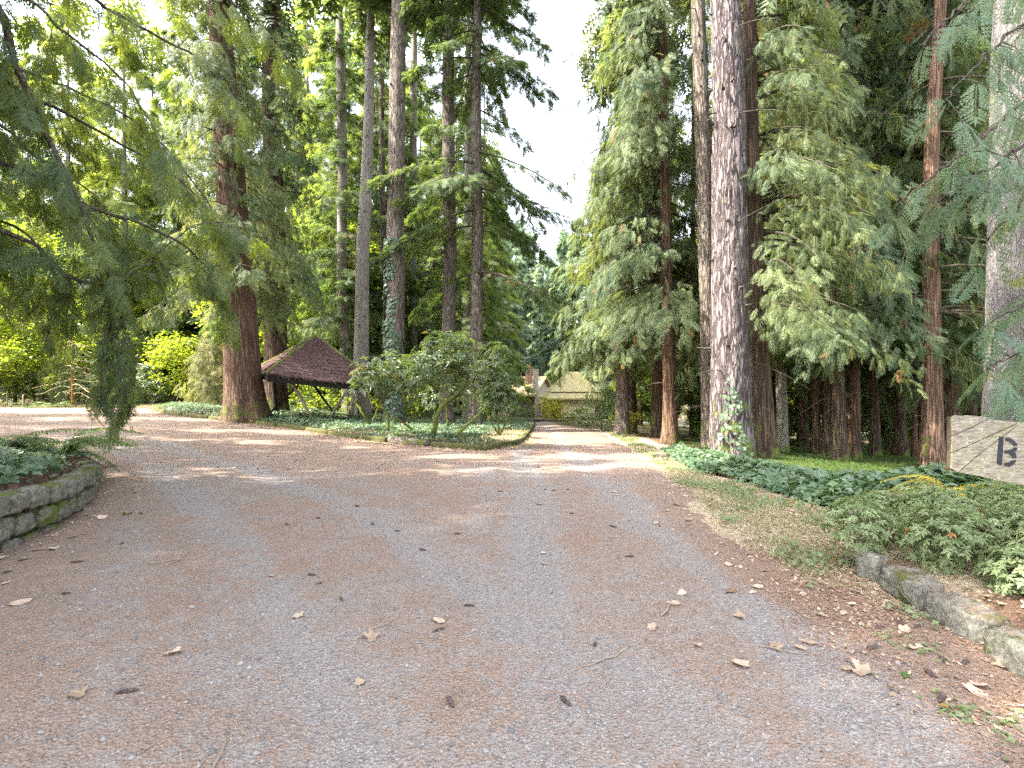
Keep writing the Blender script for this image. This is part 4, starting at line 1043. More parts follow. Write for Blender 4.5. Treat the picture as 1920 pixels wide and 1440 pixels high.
# ------------------------------------------------------------------ shelter with a sagging shingle roof
SX, SY = px(592, 27), 27.0
s0 = gz(SX, SY)
shelter = empty('shelter', (SX, SY, s0), 'old open timber shelter under a sagging needle-covered pyramid roof', 'shelter')
yaw = R(31)
def eave(u, v, dz=0.0):
    x, y = u * math.cos(yaw) - v * math.sin(yaw), u * math.sin(yaw) + v * math.cos(yaw)
    z = (1.6 - s0) + 0.40 - 0.115 * x + dz
    return np.array((x, y, z))
hs = 2.62
cs = [eave(-hs, -hs), eave(hs, -hs), eave(hs, hs), eave(-hs, hs)]
apex = np.array((0.0, 0.0, (1.6 - s0) + 2.50))
rows = 13
for i in range(4):
    a, b = cs[i], cs[(i + 1) % 4]
    mb = MB()
    nc = 26
    nrmv = nrm(np.cross(b - a, apex - a))
    for r_ in range(rows):                                # overlapping courses, each lapped over the one below
        t0, t1 = r_ / rows, (r_ + 1.25) / rows
        t1 = min(t1, 1.0)
        u = np.linspace(0, 1, nc)
        lo = a + (b - a) * u[:, None]; lo = lo + (apex - lo) * t0
        hi = a + (b - a) * u[:, None]; hi = hi + (apex - hi) * t1
        jit = rng.normal(0, 0.022, (nc, 1))
        lo = lo + nrmv * (0.055 + rng.normal(0, 0.012, (nc, 1))) + (a - apex) * 0.0 + nrm((a + b) / 2 - apex) * jit
        sag = -0.10 * np.sin(np.pi * u)[:, None] * np.array((0, 0, 1.0)) * (1 - t0)
        lo = lo + sag; hi = hi + sag * 0.9 + nrmv * 0.01
        lo2 = lo - nrmv * 0.04
        V = np.concatenate([lo2, lo, hi]); j = np.arange(nc - 1)
        Q = np.concatenate([np.stack([j, j + 1, nc + j + 1, nc + j], -1), np.stack([nc + j, nc + j + 1, 2 * nc + j + 1, 2 * nc + j], -1)])
        mb.add(V, Q, tint=rng.random())
    link('roof_slope', mb.mesh('roof_slope', M_shingle), shelter)
    # moss along the hip
    P = np.array([a + (apex - a) * t for t in np.linspace(0, 1, 14)]) + nrmv * 0.03 + rng.normal(0, 0.02, (14, 3))
    v, q, f = tube(P, rng.uniform(0.05, 0.11, 14), 7)
    link('hip_moss', MB().add(v, q, f, smooth=True).mesh('hip_moss', M_ridgemoss), shelter)
    # fascia and rafter plate
    m2 = MB()
    a2, b2 = a * np.array((0.97, 0.97, 1)), b * np.array((0.97, 0.97, 1))
    mid = (a2 + b2) / 2 - np.array((0, 0, 0.20)); d = b2 - a2
    V = []
    out = nrm(np.array((mid[0], mid[1], 0)))
    for p in (a2, b2):
        for dz in (-0.40, -0.03):
            for w in (-0.06, 0.0):
                V.append(p + np.array((0, 0, dz)) + out * w)
    m2.add(V, [(0, 1, 3, 2), (4, 6, 7, 5), (0, 2, 6, 4), (1, 5, 7, 3), (2, 3, 7, 6), (0, 4, 5, 1)])
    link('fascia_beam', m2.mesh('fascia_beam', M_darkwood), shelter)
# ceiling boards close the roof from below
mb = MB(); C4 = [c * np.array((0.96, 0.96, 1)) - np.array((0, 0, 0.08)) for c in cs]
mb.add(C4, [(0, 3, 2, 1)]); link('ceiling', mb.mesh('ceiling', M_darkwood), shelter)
# needles and twigs lying on the roof and hanging over its eaves
N = 5200; V = []
for k in range(N):
    i = rng.choice(4, p=(0.62, 0.1, 0.03, 0.25)); a, b = cs[i], cs[(i + 1) % 4]; t = rng.random() ** 1.4; u = rng.random()
    nv = nrm(np.cross(b - a, apex - a))
    p = a + (b - a) * u; p = p + (apex - p) * (t - 0.01) + nv * rng.uniform(0.055, 0.09) + np.array((0, 0, -0.10)) * math.sin(math.pi * u) * (1 - t)
    d = nrm(nrm(b - a) * rng.normal(0, 0.6) + nrm(a + (b - a) * u - apex) * rng.uniform(0.2, 1) + rng.normal(0, 0.12, 3)); s = nrm(np.cross(d, nv))
    l = rng.uniform(0.10, 0.38); w = rng.uniform(0.006, 0.016)
    V.append([p - s * w, p + s * w, p + d * l + nv * rng.uniform(0, 0.03)])
V = np.array(V).reshape(-1, 3)
o = link('needle_litter', MB().add(V, F3=np.arange(len(V)).reshape(-1, 3), tint=np.repeat(rng.random(N), 3)).mesh('needle_litter', leafmat('roof_needles', (0.07, 0.045, 0.042), (0.27, 0.165, 0.15), (0.1, 0.06, 0.04), (0.2, 0.1, 0.05), 0.05, 0.9, 0.1)), shelter)
o['kind'] = 'stuff'
def pole(name, p0, p1, r0, r1, mat, parent, wob=0.01):
    P = np.linspace(p0, p1, 6) + rng.normal(0, wob, (6, 3))
    v, q, f = tube(P, np.linspace(r0, r1, 6), 7)
    return link(name, MB().add(v, q, f, smooth=True).mesh(name, mat), parent)
SP = lambda x, y, D: W(x, y, D) - np.array((SX, SY, s0))
for k, (x0, y0, d0, x1, y1, d1, r) in enumerate([(541, 706, 24.6, 588, 790, 24.4, 0.075), (560, 722, 25.6, 505, 775, 25.6, 0.06), (588, 722, 26.6, 624, 772, 26.4, 0.06),
                                   (652, 730, 25.2, 616, 788, 25.2, 0.075), (685, 722, 25.4, 702, 778, 25.2, 0.07), (512, 700, 27.2, 520, 785, 27.2, 0.08)]):
    pole('brace_post', SP(x0, y0, d0), SP(x1, y1, d1), r, r * 0.9, M_post if k in (0, 3) else M_darkwood, shelter)

# ------------------------------------------------------------------ edging round the island
kerb = empty('timber_edging', (*island_front[4], gz(*island_front[4])), 'mossy timber edging along the ivy island', 'garden edging')
kb = np.array(kerb.location)
KP = np.array(spline(np.array([(*p, 0) for p in island_front[::-1]]), 60))[:, :2]
seg = np.linalg.norm(np.diff(KP, axis=0), axis=1); cum = np.concatenate([[0], np.cumsum(seg)])
at = lambda s: np.array([np.interp(s, cum, KP[:, 0]), np.interp(s, cum, KP[:, 1])])
s = 0.3
k = 0
while s < cum[-1] - 0.6:
    l = rng.uniform(1.5, 2.4)
    p0, p1 = at(s), at(min(s + l, cum[-1])); mid = (p0 + p1) / 2; d = p1 - p0; L = np.linalg.norm(d) - 0.03
    V, Q = rough_box((L, 0.19, 0.24), amp=0.012, rnd=0.22, seed=100 + k)
    z = float(base_z(mid[0], mid[1]))
    bare = 735 < 960 + F * mid[0] / mid[1] < 850
    o = link('timber', MB().add(V, Q, smooth=True).mesh('timber', M_timber_bare if bare else M_timber), kerb)
    tilt = math.atan2(float(base_z(*p1) - base_z(*p0)), L)
    o.location = Vector((mid[0], mid[1], z + (0.12 if bare else 0.07))) - kerb.location
    o.rotation_euler = (rng.normal(0, 0.05), -tilt, math.atan2(d[1], d[0]))
    s += l + 0.03; k += 1

# ------------------------------------------------------------------ scatter helpers
def scatter(poly, n, accept=None):
    P = np.asarray(poly); lo, hi = P.min(0), P.max(0)
    out = []
    tot = 0
    while tot < n:
        q = rng.uniform(lo, hi, (n * 2, 2))
        k = sdpoly(P, q[:, 0], q[:, 1]) < 0
        if accept is not None: k &= rng.random(len(q)) < accept(q[:, 0], q[:, 1])
        q = q[k]; out.append(q); tot += len(q)
        if len(out) > 60: break
    return np.concatenate(out)[:n]

def ivy_bed(name, label, poly, n, size, hf, accept=None, mat=None, layers=0.5):
    q = scatter(poly, n, accept); n = len(q)
    h = hf(q[:, 0], q[:, 1])
    z = ground_z(q[:, 0], q[:, 1]) + h * rng.uniform(layers, 1.0, n) + 0.02
    pos = np.stack([q[:, 0], q[:, 1], z], -1)
    up = nrm(np.stack([rng.normal(0, 0.42, n), rng.normal(-0.15, 0.42, n), np.ones(n)], -1))
    d = nrm(np.cross(up, rng.normal(0, 1, (n, 3)))); s = np.cross(up, d)
    l = size * rng.uniform(0.55, 1.3, (n, 1))
    # three-lobed leaf folded along its rib
    pts = [pos, pos + d * l * 0.30 + s * l * 0.52 + up * l * 0.05, pos + d * l * 0.62 + s * l * 0.22 + up * l * 0.06, pos + d * l * 1.0 - up * l * 0.12,
           pos + d * l * 0.62 - s * l * 0.22 + up * l * 0.06, pos + d * l * 0.30 - s * l * 0.52 + up * l * 0.05]
    V = np.stack(pts, 1).reshape(-1, 3); b = np.arange(n)[:, None] * 6
    Q = np.concatenate([b + np.array([0, 1, 2, 3]), b + np.array([0, 3, 4, 5])])
    patch = fbm(q[:, 0] * 1.1, q[:, 1] * 1.1, 4, 3)
    tt = (0.45 * rng.random(n) + 0.9 * (patch - 0.25)).clip(0, 0.94); tt[rng.random(n) < 0.012] = 1.0
    o = link(name, MB().add(V, Q, tint=np.repeat(tt, 6)).mesh(name, mat or M_ivy))
    return tag(o, label, None, None, 'stuff')

isl_vis = island_front + [(-20, 34), (-9, 34), (0.5, 30)]
def isl_h(x, y):
    s = -sdpoly(island, x, y)
    return (0.06 + 0.22 * sm(0.0, 0.9, s)) * (0.6 + 0.9 * fbm(x * 0.8, y * 0.8, 7, 3))
def isl_acc(x, y):
    s = -sdpoly(island, x, y)
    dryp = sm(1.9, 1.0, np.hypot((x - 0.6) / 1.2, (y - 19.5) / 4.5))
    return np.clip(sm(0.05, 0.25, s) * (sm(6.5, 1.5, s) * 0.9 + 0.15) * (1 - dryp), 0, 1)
ivy_bed('ivy_bed', 'glossy ivy carpet filling the edged island', isl_vis, 24000, 0.105, isl_h, isl_acc)
lb_vis = wall_line + [(-8.2, 10.5), (-9.6, 11.2), (-13, 13.2), (-19, 15.7), (-16, 9), (-9, 4), (-5.6, 3.6)]
ivy_bed('ivy_bed', 'broad-leaved ivy on the raised bed behind the mossy block wall', lb_vis, 9500, 0.125,
        lambda x, y: (0.05 + 0.30 * sm(0.2, 1.6, -sdpoly(left_bed, x, y))) * (0.5 + fbm(x, y, 3, 3)), lambda x, y: sm(0.10, 0.35, -sdpoly(left_bed, x, y)))
strip = GP([(1235, 846), (1290, 882), (1400, 905), (1490, 940), (1560, 962), (1690, 985)]) + [(5.4, 5.3), (8.2, 6.2), (8.3, 7.2)] + GP([(1800, 940), (1650, 920), (1500, 898), (1400, 880), (1300, 850)])
ivy_bed('ivy_bank', 'thick bank of ivy and bramble along the verge below the huge fir', strip, 15000, 0.115,
        lambda x, y: (0.10 + 0.28 * sm(0.0, 0.7, -sdpoly(strip, x, y))) * (0.55 + 0.8 * fbm(x * 0.9, y * 0.9, 9, 3)), lambda x, y: sm(0.0, 0.2, -sdpoly(strip, x, y)), layers=0.25)

def blades(name, label, poly, n, lh, mat, accept=None, lean=0.7, w=0.010, dz=0.0):
    q = scatter(poly, n, accept); n = len(q)
    z = ground_z(q[:, 0], q[:, 1]) - 0.01 + dz
    p = np.stack([q[:, 0], q[:, 1], z], -1)
    d = nrm(np.stack([rng.normal(0, lean, n), rng.normal(0, lean, n), np.ones(n)], -1))
    l = lh * rng.uniform(0.4, 1.3, (n, 1)); s = nrm(np.cross(d, rng.normal(0, 1, (n, 3)))) * w * rng.uniform(0.6, 1.6, (n, 1))
    V = np.stack([p - s, p + s, p + d * l], 1).reshape(-1, 3)
    patch = fbm(q[:, 0] * 1.3, q[:, 1] * 1.3, 6, 3)
    tt = (0.5 * rng.random(n) + 1.0 * (patch - 0.28)).clip(0, 0.94)
    o = link(name, MB().add(V, F3=np.arange(3 * n).reshape(-1, 3), tint=np.repeat(tt, 3)).mesh(name, mat))
    return tag(o, label, None, None, 'stuff')
verge = GP([(1118, 803), (1165, 828), (1225, 872), (1285, 925), (1345, 975), (1430, 1040), (1530, 1095)]) + [(3.0, 4.3), (4.2, 6.2)] + GP([(1600, 975), (1480, 940), (1390, 905), (1280, 878), (1230, 842), (1160, 808)])
blades('verge_weeds', 'trampled dry grass and small weeds on the verge', verge, 40000, 0.085, M_drygrass, lambda x, y: sm(-0.1, 0.35, -sdpoly(verge, x, y)) * (0.35 + 0.65 * sm(0.38, 0.6, fbm(x * 1.2, y * 1.2, 4, 3))), 1.4, 0.006)
ivy_bed('verge_leaves', 'scattered low green weeds creeping over the verge', verge, 4200, 0.045, lambda x, y: 0.05 + 0 * x, lambda x, y: sm(0.46, 0.60, fbm(x * 1.5, y * 1.5, 11, 3)), M_azalea)
mossbank = [(5.0, 10.8), (7, 10.2), (10, 9.4), (16, 9.6), (24, 14), (26, 26), (12, 25), (6, 21), (5.4, 16)]
blades('moss_bank', 'lush green moss and grass on the bank under the wood', mossbank, 42000, 0.10, M_mossgrass, lambda x, y: 0.3 + 0.7 * sm(17, 11, y), 0.8, 0.014)
blades('roadside_grass', 'thin pale grass beyond the far edge of the side drive', [(-46, 34.5), (-24, 34), (-24, 40), (-46, 42)], 7000, 0.22, M_drygrass, None, 0.6, 0.02)
blades('house_grass', 'sunlit dry grass at the end of the island', [(-1.6, 16.2), (0.7, 15.8), (1.2, 30), (-2.5, 30)], 9000, 0.14, M_drygrass, None, 0.9, 0.012)

# ------------------------------------------------------------------ block walls
def course_wall(name, label, line, courses, bl, bh, bd, mat, vis, seed, zoff=0.0, gap=0.012, amp=0.016, rnd=0.3, drop=None):
    e = empty(name, (*line[0], gz(*line[0])), label, 'garden wall')
    L = np.array(line); sg = np.linalg.norm(np.diff(L, axis=0), axis=1); cm = np.concatenate([[0], np.cumsum(sg)])
    pt = lambda s: np.array([np.interp(s, cm, L[:, 0]), np.interp(s, cm, L[:, 1])])
    me = []
    for k in range(vis):
        V, Q = rough_box((bl - gap, bd, bh - gap * 0.7), amp=amp, rnd=rnd, seed=seed + k, cuts=6)
        me.append(MB().add(V, Q, smooth=True).mesh('block', mat))
    for c in range(courses):
        s = -0.1 - (bl / 2 if c % 2 else 0)
        while s < cm[-1] - bl * 0.3:
            a, b = pt(max(s, 0)), pt(min(s + bl, cm[-1])); m = (a + b) / 2; d = b - a
            if np.linalg.norm(d) < 0.08: s += bl; continue
            n = nrm(np.array((-d[1], d[0])))
            frac = (s + bl / 2) / cm[-1]
            o = link('block', me[rng.integers(0, vis)], e)
            off = n * (-0.035 * c + rng.normal(0, 0.008)) * (-1 if drop is None else 1)
            zz = float(base_z(*m)) - 0.05 + bh * (c + 0.5) - (0.0 if drop is None else drop * frac) + rng.normal(0, 0.004)
            o.location = Vector((m[0] + off[0], m[1] + off[1], zz)) - e.location
            o.rotation_euler = (rng.normal(0, 0.015), rng.normal(0, 0.015), math.atan2(d[1], d[0]) + (math.pi if rng.random() < 0.5 else 0) + rng.normal(0, 0.03))
            s += bl
    return e
course_wall('block_wall', 'low retaining wall of mossy rough blocks stacked in courses', wall_line, 3, 0.33, 0.23, 0.26, M_block_l, 6, 200, drop=0.36, rnd=0.40, amp=0.022, gap=0.045)
edge_line = [(2.66, 1.55), (2.69, 2.05), (2.73, 2.55), (2.78, 3.05), (2.83, 3.55), (2.89, 4.05)]
ew = empty('block_edging', (2.86, 2.8, 0), 'single row of mossy concrete blocks edging the shrub bed', 'garden wall')
for k, (a, b) in enumerate(zip(edge_line[:-1], edge_line[1:])):
    V, Q = rough_box((0.45, 0.24, 0.23), amp=0.022, rnd=0.42, seed=300 + k, cuts=8)
    o = link('block', MB().add(V, Q, smooth=True).mesh('block', M_block_r), ew)
    m = (np.array(a) + np.array(b)) / 2; d = np.array(b) - np.array(a)
    o.location = Vector((m[0] + 0.10 + rng.normal(0, 0.012), m[1], 0.085 + rng.normal(0, 0.006))) - ew.location
    o.rotation_euler = (rng.normal(0, 0.02), rng.normal(0, 0.015), math.atan2(d[1], d[0]) + rng.normal(0, 0.04))
V, Q = rough_box((0.14, 0.2, 0.26), amp=0.014, rnd=0.3, seed=320)
o = link('block', MB().add(V, Q, smooth=True).mesh('block', M_block_r), ew); o.location = Vector((2.96, 4.22, 0.09)) - ew.location; o.rotation_euler = (0, 0, 0.3)
g = G(1606, 985)
V, Q = rough_box((0.34, 0.26, 0.26), amp=0.04, rnd=0.5, seed=330)
o = link('rock', MB().add(V, Q, smooth=True).mesh('rock', M_rock), None, (g[0], g[1], gz(*g) + 0.08)); tag(o, 'mossy rock between the ivy bank and the pale-leaved shrub', 'rock')
g = G(1236, 858)
V, Q = rough_box((0.5, 0.3, 0.22), amp=0.04, rnd=0.5, seed=331)
o = link('rock', MB().add(V, Q, smooth=True).mesh('rock', M_rock), None, (g[0], g[1], gz(*g) + 0.04)); tag(o, 'flat pale rock at the tip of the ivy bank', 'rock')

# ------------------------------------------------------------------ ferns
def fern_frond(mat, L, arch, n=15, seed=0, wid=0.12, bent=0.0):
    r = np.random.default_rng(seed); it = []
    t = np.linspace(0, 1, 12)
    P = np.stack([L * t * (0.55 + 0.45 * t), 0.02 * np.sin(5 * t) * L, L * (arch * t - (arch + 0.15 + bent) * 0.85 * t * t)], -1)
    mb = MB(); v, q, f = tube(P, np.linspace(0.005, 0.0015, 12), 3, False); mb.add(v, q, tint=0.3)
    for i in range(n):
        u = 0.10 + 0.9 * (i + 0.5) / n
        p = np.array([np.interp(u, t, P[:, k]) for k in range(3)]); p2 = np.array([np.interp(min(u + .05, 1), t, P[:, k]) for k in range(3)])
        tg = nrm(p2 - p + 1e-6)
        for sg in (1, -1):
            d = nrm(np.array((0, sg, 0)) + tg * 0.35 + np.array((0, 0, -0.42 + r.normal(0, 0.22))))
            s = nrm(np.cross(d, np.array((0, 0, 1.0)) + r.normal(0, 0.1, 3)))
            l = L * wid * (math.sin(math.pi * min(1, 0.25 + 0.75 * u)) ** 0.6) + 0.01
            V = diamonds([(p, d, s, l, L * 0.9 / n * 0.85)])
            mb.add(V, [(0, 1, 2, 3)], tint=0.3 + 0.5 * r.random())
    return mb.mesh('frond', mat)
FF = [fern_frond(M_fern, 0.75, a, 15, i) for i, a in enumerate((0.9, 0.7, 1.1))]
FFN = [fern_frond(M_fern, 0.85, a, 24, 10 + i, 0.15) for i, a in enumerate((0.8, 0.95, 0.65))]
FY = [fern_frond(M_fern_y, 0.7, a, 22, 20 + i, 0.12, 0.2) for i, a in enumerate((0.75, 0.95, 0.5))]
def fern(x, y, nf, sc, label, group=None, meshes=FF, z=0.0, a0=0, a1=6.283, cat='fern'):
    e = empty('fern', (x, y, gz(x, y) + z), label, cat, group)
    for k in range(nf):
        o = link('frond', meshes[rng.integers(0, len(meshes))], e)
        a = a0 + (a1 - a0) * (k + rng.uniform(0.1, 0.9)) / nf
        o.rotation_euler = (rng.normal(0, 0.12), rng.normal(0, 0.18), a)
        f = sc * rng.uniform(0.7, 1.15); o.scale = (f, f, f)
    return e
GFN = 'sword ferns in the ivy'
for p, y_, n, sc, lab in [(315, 772, 12, 1.3, 'sword fern at the bend of the drive, first of two before the fluted cedar'), (372, 776, 12, 1.25, 'sword fern nearer the foot of the fluted cedar'),
                     (612, 795, 13, 1.15, 'feathery fern below the middle of the shelter roof'), (645, 800, 12, 0.9, 'smaller fern below the low corner of the shelter roof'),
                     (785, 806, 12, 1.0, 'fern between the bent mossy stems'), (760, 803, 10, 0.9, 'fern just beside the fork of dark crooked stems'), (838, 800, 10, 0.8, 'fern behind the thick bent mossy stem'),
                     (582, 790, 9, 0.9, 'fern against the pale slanting post of the shelter')]:
    g = G(p, y_); fern(g[0], g[1], n, sc, lab, GFN, z=0.08)
fern(-7.6, 8.6, 11, 1.45, 'dark fern arching over the raised bed toward the side drive', None, FFN, 0.12, -0.5, 1.6)
fern(-9.3, 9.4, 12, 1.5, 'fern deeper in the raised bed with upright fronds', None, FFN, 0.12, -0.6, 2.2)
fern(4.35, 5.05, 11, 0.95, 'yellowed fern leaning out under the wooden sign', None, FY, 0.26, 1.6, 4.4)
fern(5.0, 5.2, 12, 0.95, 'yellow fern directly below the stencilled letter', None, FY, 0.24)
for p, y_, lab in [(30, 768, 'fern under the dark shrubs by the far side drive'), (75, 767, 'fern at the foot of the pale drooping sapling'), (175, 768, 'fern beyond the sapling across the side drive')]:
    g = G(p, y_); fern(g[0], g[1] + 1.0, 11, 1.5, lab, 'ferns along the far side drive')

# ------------------------------------------------------------------ rhododendrons on the island
def shrub(name, label, cat, x, y, stems, blobs, n, ls, mat, seed, stem_mat=None, whorl=7, group=None, lw=0.28, dead=0.012, shell=0.2):
    z = gz(x, y)
    e = empty(name, (x, y, z), label, cat, group)
    b = np.array((x, y, z))
    bl = [(*(np.array(q[:3]) - b), q[3] * (1.18 if stems else 1.0)) for q in blobs]
    lim = []
    for q in bl:
        lim.append(([(0, 0, 0.1), np.array(q[:3]) * np.array((0.55, 0.55, 0.45)), q[:3]], 0.025, 0.008))
    link('foliage', leafball('foliage', mat, seed, bl, n, ls, lim if not stems else [([np.array(stems[0][0][-1]) - b, (np.array(stems[0][0][-1]) - b + np.array(q[:3])) / 2 + np.array((0, 0, .1)), q[:3]], 0.018, 0.006) for q in bl], whorl=whorl, lw=lw, dead=dead, shell=shell), e)
    for P, r0, r1 in stems:
        P = spline(np.array(P) - b, 14); P = P + rng.normal(0, 0.008, P.shape)
        v, q, f = tube(P, np.linspace(r0, r1, 14), 8)
        link('stem', MB().add(v, q, f, smooth=True).mesh('stem', stem_mat or M_mossstem), e)
    return e
BL = lambda L: [(*W(a, b, d), r) for a, b, d, r in L]
D = 16.6
shrub('rhododendron', 'leggy rhododendron with one thick bent mossy stem on the ivy island', 'shrub', *W(815, 800, D)[:2],
      [(WW([(813, 812, D), (818, 782, D), (832, 758, D), (852, 742, D - .1), (868, 728, D - .1), (876, 712, D), (880, 698, D)]), 0.085, 0.05),
       (WW([(879, 702, D), (862, 696, D - .1), (838, 693, D - .1), (815, 694, D)]), 0.04, 0.02), (WW([(880, 698, D), (868, 683, D), (852, 668, D + .1), (838, 660, D)]), 0.035, 0.015)],
      BL([(800, 690, D, .7), (838, 665, D + .3, .8), (872, 655, D + .4, .7), (815, 650, D + .5, .6), (780, 715, D + .2, .6), (850, 690, D - .2, .5), (845, 725, D + .5, .6)]), 350, 0.20, M_rhodo, 51)
D = 17.4
shrub('rhododendron', 'wide rhododendron on crooked dark stems before the low corner of the shelter', 'shrub', *W(722, 800, D)[:2],
      [(WW([(728, 806, D), (727, 785, D), (722, 768, D), (714, 752, D)]), 0.05, 0.035), (WW([(694, 796, D), (680, 775, D - .1), (665, 752, D), (656, 736, D)]), 0.05, 0.025),
       (WW([(698, 792, D), (706, 772, D), (714, 754, D)]), 0.03, 0.02), (WW([(714, 754, D), (730, 742, D), (748, 728, D)]), 0.035, 0.015), (WW([(712, 752, D), (722, 738, D), (728, 715, D)]), 0.03, 0.012),
       (WW([(772, 805, D), (755, 792, D), (738, 782, D)]), 0.045, 0.025), (WW([(700, 768, D), (693, 745, D), (687, 722, D)]), 0.035, 0.015)],
      BL([(690, 700, D, .6), (725, 695, D, .75), (760, 700, D, .75), (705, 720, D - .3, .5), (745, 725, D, .5), (668, 718, D - .2, .35), (780, 735, D, .5), (790, 690, D + .4, .6)]), 330, 0.20, M_rhodo, 52)
D = 15.8
shrub('rhododendron', 'rhododendron with a long mossy stem leaning toward the drive', 'shrub', *W(858, 815, D)[:2],
      [(WW([(855, 818, D), (872, 800, D), (893, 782, D), (910, 764, D), (922, 742, D), (928, 728, D)]), 0.06, 0.03)],
      BL([(925, 700, D + .3, .6), (900, 725, D + .6, .5), (945, 720, D + .4, .55), (905, 690, D + .8, .5), (930, 665, D + .9, .5)]), 240, 0.18, M_rhodo, 53)
D = 15.9
shrub('evergreen_shrub', 'dense dark evergreen shrub at the tip of the island beside the drive', 'shrub', *W(937, 812, D)[:2],
      [(WW([(937, 815, D), (934, 795, D), (930, 775, D)]), 0.035, 0.02), (WW([(938, 815, D), (946, 798, D), (955, 782, D)]), 0.035, 0.018), (WW([(936, 815, D), (924, 798, D), (916, 780, D)]), 0.03, 0.016)],
      BL([(925, 765, D, .42), (950, 765, D, .42), (940, 740, D, .5), (960, 745, D + .2, .35), (945, 715, D + .1, .4), (918, 745, D, .38)]), 420, 0.115, M_rhodo, 54)
D = 21
shrub('rhododendron', 'tall loose rhododendron behind the others in front of the paired firs', 'shrub', *W(840, 790, D)[:2],
      [(WW([(840, 800, D), (838, 760, D), (845, 720, D), (842, 690, D)]), 0.05, 0.02)],
      BL([(820, 680, D, .8), (855, 665, D, .8), (790, 700, D, .7), (880, 690, D, .8), (845, 645, D, .6), (860, 740, D, .8), (810, 745, D, .8), (905, 725, D, .7)]), 330, 0.2, M_rhodo, 55)
# understorey seen through the shelter and between the trunks
UG = 'understorey shrubs behind the shelter'
for k, (p, D, r_, h) in enumerate([(560, 36, 1.7, 1.7), (610, 34, 1.5, 1.5), (640, 38, 1.8, 2.2), (700, 33, 1.5, 1.8), (765, 34, 1.4, 1.7), (420, 36, 1.6, 1.9), (385, 38, 1.6, 1.8), (330, 38, 1.8, 2.0), (800, 38, 1.6, 2.2), (930, 40, 1.6, 2.0)]):
    x = px(p, D); z = gz(x, D)
    shrub('understorey_bush', behind('yellow-green understorey bush', p, D), 'shrub', x, D, [], [(x, D, z + h * .55, r_ * .75), (x - r_ * .6, D, z + h * .4, r_ * .6), (x + r_ * .6, D + .3, z + h * .45, r_ * .6), (x + .2, D, z + h, r_ * .5)], 900, 0.16, M_maple, 70 + k, None, 0, UG, 0.6)

# ------------------------------------------------------------------ dark hedge, sapling and pale spruce by the side drive
HG = 'dark shrubs across the side drive'
for k, (p, D, r_, h) in enumerate([(-30, 38, 2.4, 4.2), (45, 37.5, 2.3, 4.4), (100, 40, 2.0, 3.6), (215, 39, 1.9, 3.2), (270, 38, 1.7, 2.8), (175, 42, 2.4, 4.0)]):
    x = px(p, D); z = gz(x, D)
    shrub('rhododendron', ['dark leafy rhododendron at the edge of the side drive', 'tall dark rhododendron whose pale leaves catch the sun behind the sapling', 'dark rhododendron directly behind the pale sapling', 'dark shrub behind the hanging curtain of foliage', 'low dark shrub before the pale spruce', 'dark shrub filling the gap behind the sapling'][k], 'shrub', x, D, [],
          [(x, D, z + h * .5, r_ * .8), (x - r_ * .7, D - .3, z + h * .4, r_ * .65), (x + r_ * .7, D, z + h * .42, r_ * .65), (x + .3, D, z + h * .9, r_ * .55), (x - .6, D - .5, z + h * .22, r_ * .5)], 520, 0.24, M_rhodo, 90 + k, None, 7, HG)
D = 35.2
sx_, sz_ = px(136, D), gz(px(136, D), D)
sap = empty('young_conifer', (sx_, D, sz_), 'slim orange-stemmed sapling with pale bare drooping branches', 'tree')
v, q, f = tube(np.array([(0, 0, -0.2), (0.02, 0, 1.5), (0.0, 0, 3.2), (-0.03, 0, 5.0)]), (0.085, 0.07, 0.045, 0.015), 8)
link('trunk', MB().add(v, q, f, smooth=True).mesh('trunk', M_redtrunk), sap)
for k in range(34):
    zz = 0.9 + 3.7 * (k / 34) ** 0.95; a = k * 2.4 + rng.normal(0, 0.3); L = (2.5 * (1 - (zz / 5.6) ** 1.3) + 0.35) * rng.uniform(0.75, 1.1)
    t = np.linspace(0, 1, 9); e_ = np.array((math.cos(a), math.sin(a), 0))
    P = e_ * (L * t)[:, None]; P[:, 2] += zz + L * (0.22 * t - 0.62 * t ** 2.0 + 0.2 * t ** 5) + 0.06 * np.sin(9 * t + k)
    P[:, :2] += np.stack([-e_[1] * np.sin(t * 4 + k) * 0.12, e_[0] * np.sin(t * 4 + k) * 0.12], -1)
    m2 = MB(); v, q, f = tube(P, np.linspace(0.045, 0.016, 9), 6); m2.add(v, q, f, smooth=True)
    for j in range(4):
        i = rng.integers(3, 8); s_ = rng.choice((-1, 1)); l2 = rng.uniform(0.2, 0.55)
        d = np.array((-e_[1] * s_, e_[0] * s_, 0)) * 0.7 + e_ * 0.4
        Q_ = P[i] + d * l2 * np.linspace(0, 1, 5)[:, None]; Q_[:, 2] -= 0.5 * l2 * np.linspace(0, 1, 5) ** 2
        v, q, f = tube(Q_, np.linspace(0.022, 0.010, 5), 5); m2.add(v, q, f, smooth=True)
    link('branch', m2.mesh('branch', M_palewood), sap)
CR['pale'] = conifer('spruce_crown', M_pale, 29, 7.0, 0.3, 60, prof(2.4, 0.9), FR_MID, 2600, 0.42, 0.08, 0.5, 1.0)
D = 33.5
x = px(402, D); e = empty('spruce_tree', (x, D, gz(x, D)), 'small pale spruce with drooping sunlit sprays beside the fluted cedar', 'tree')
v, q, f = tube(np.array([(0, 0, -0.2), (0, 0, 3), (0, 0, 7)]), (0.12, 0.08, 0.02), 8); link('trunk', MB().add(v, q, f, smooth=True).mesh('trunk', M_bark_grey), e)
link('crown', CR['pale'], e)
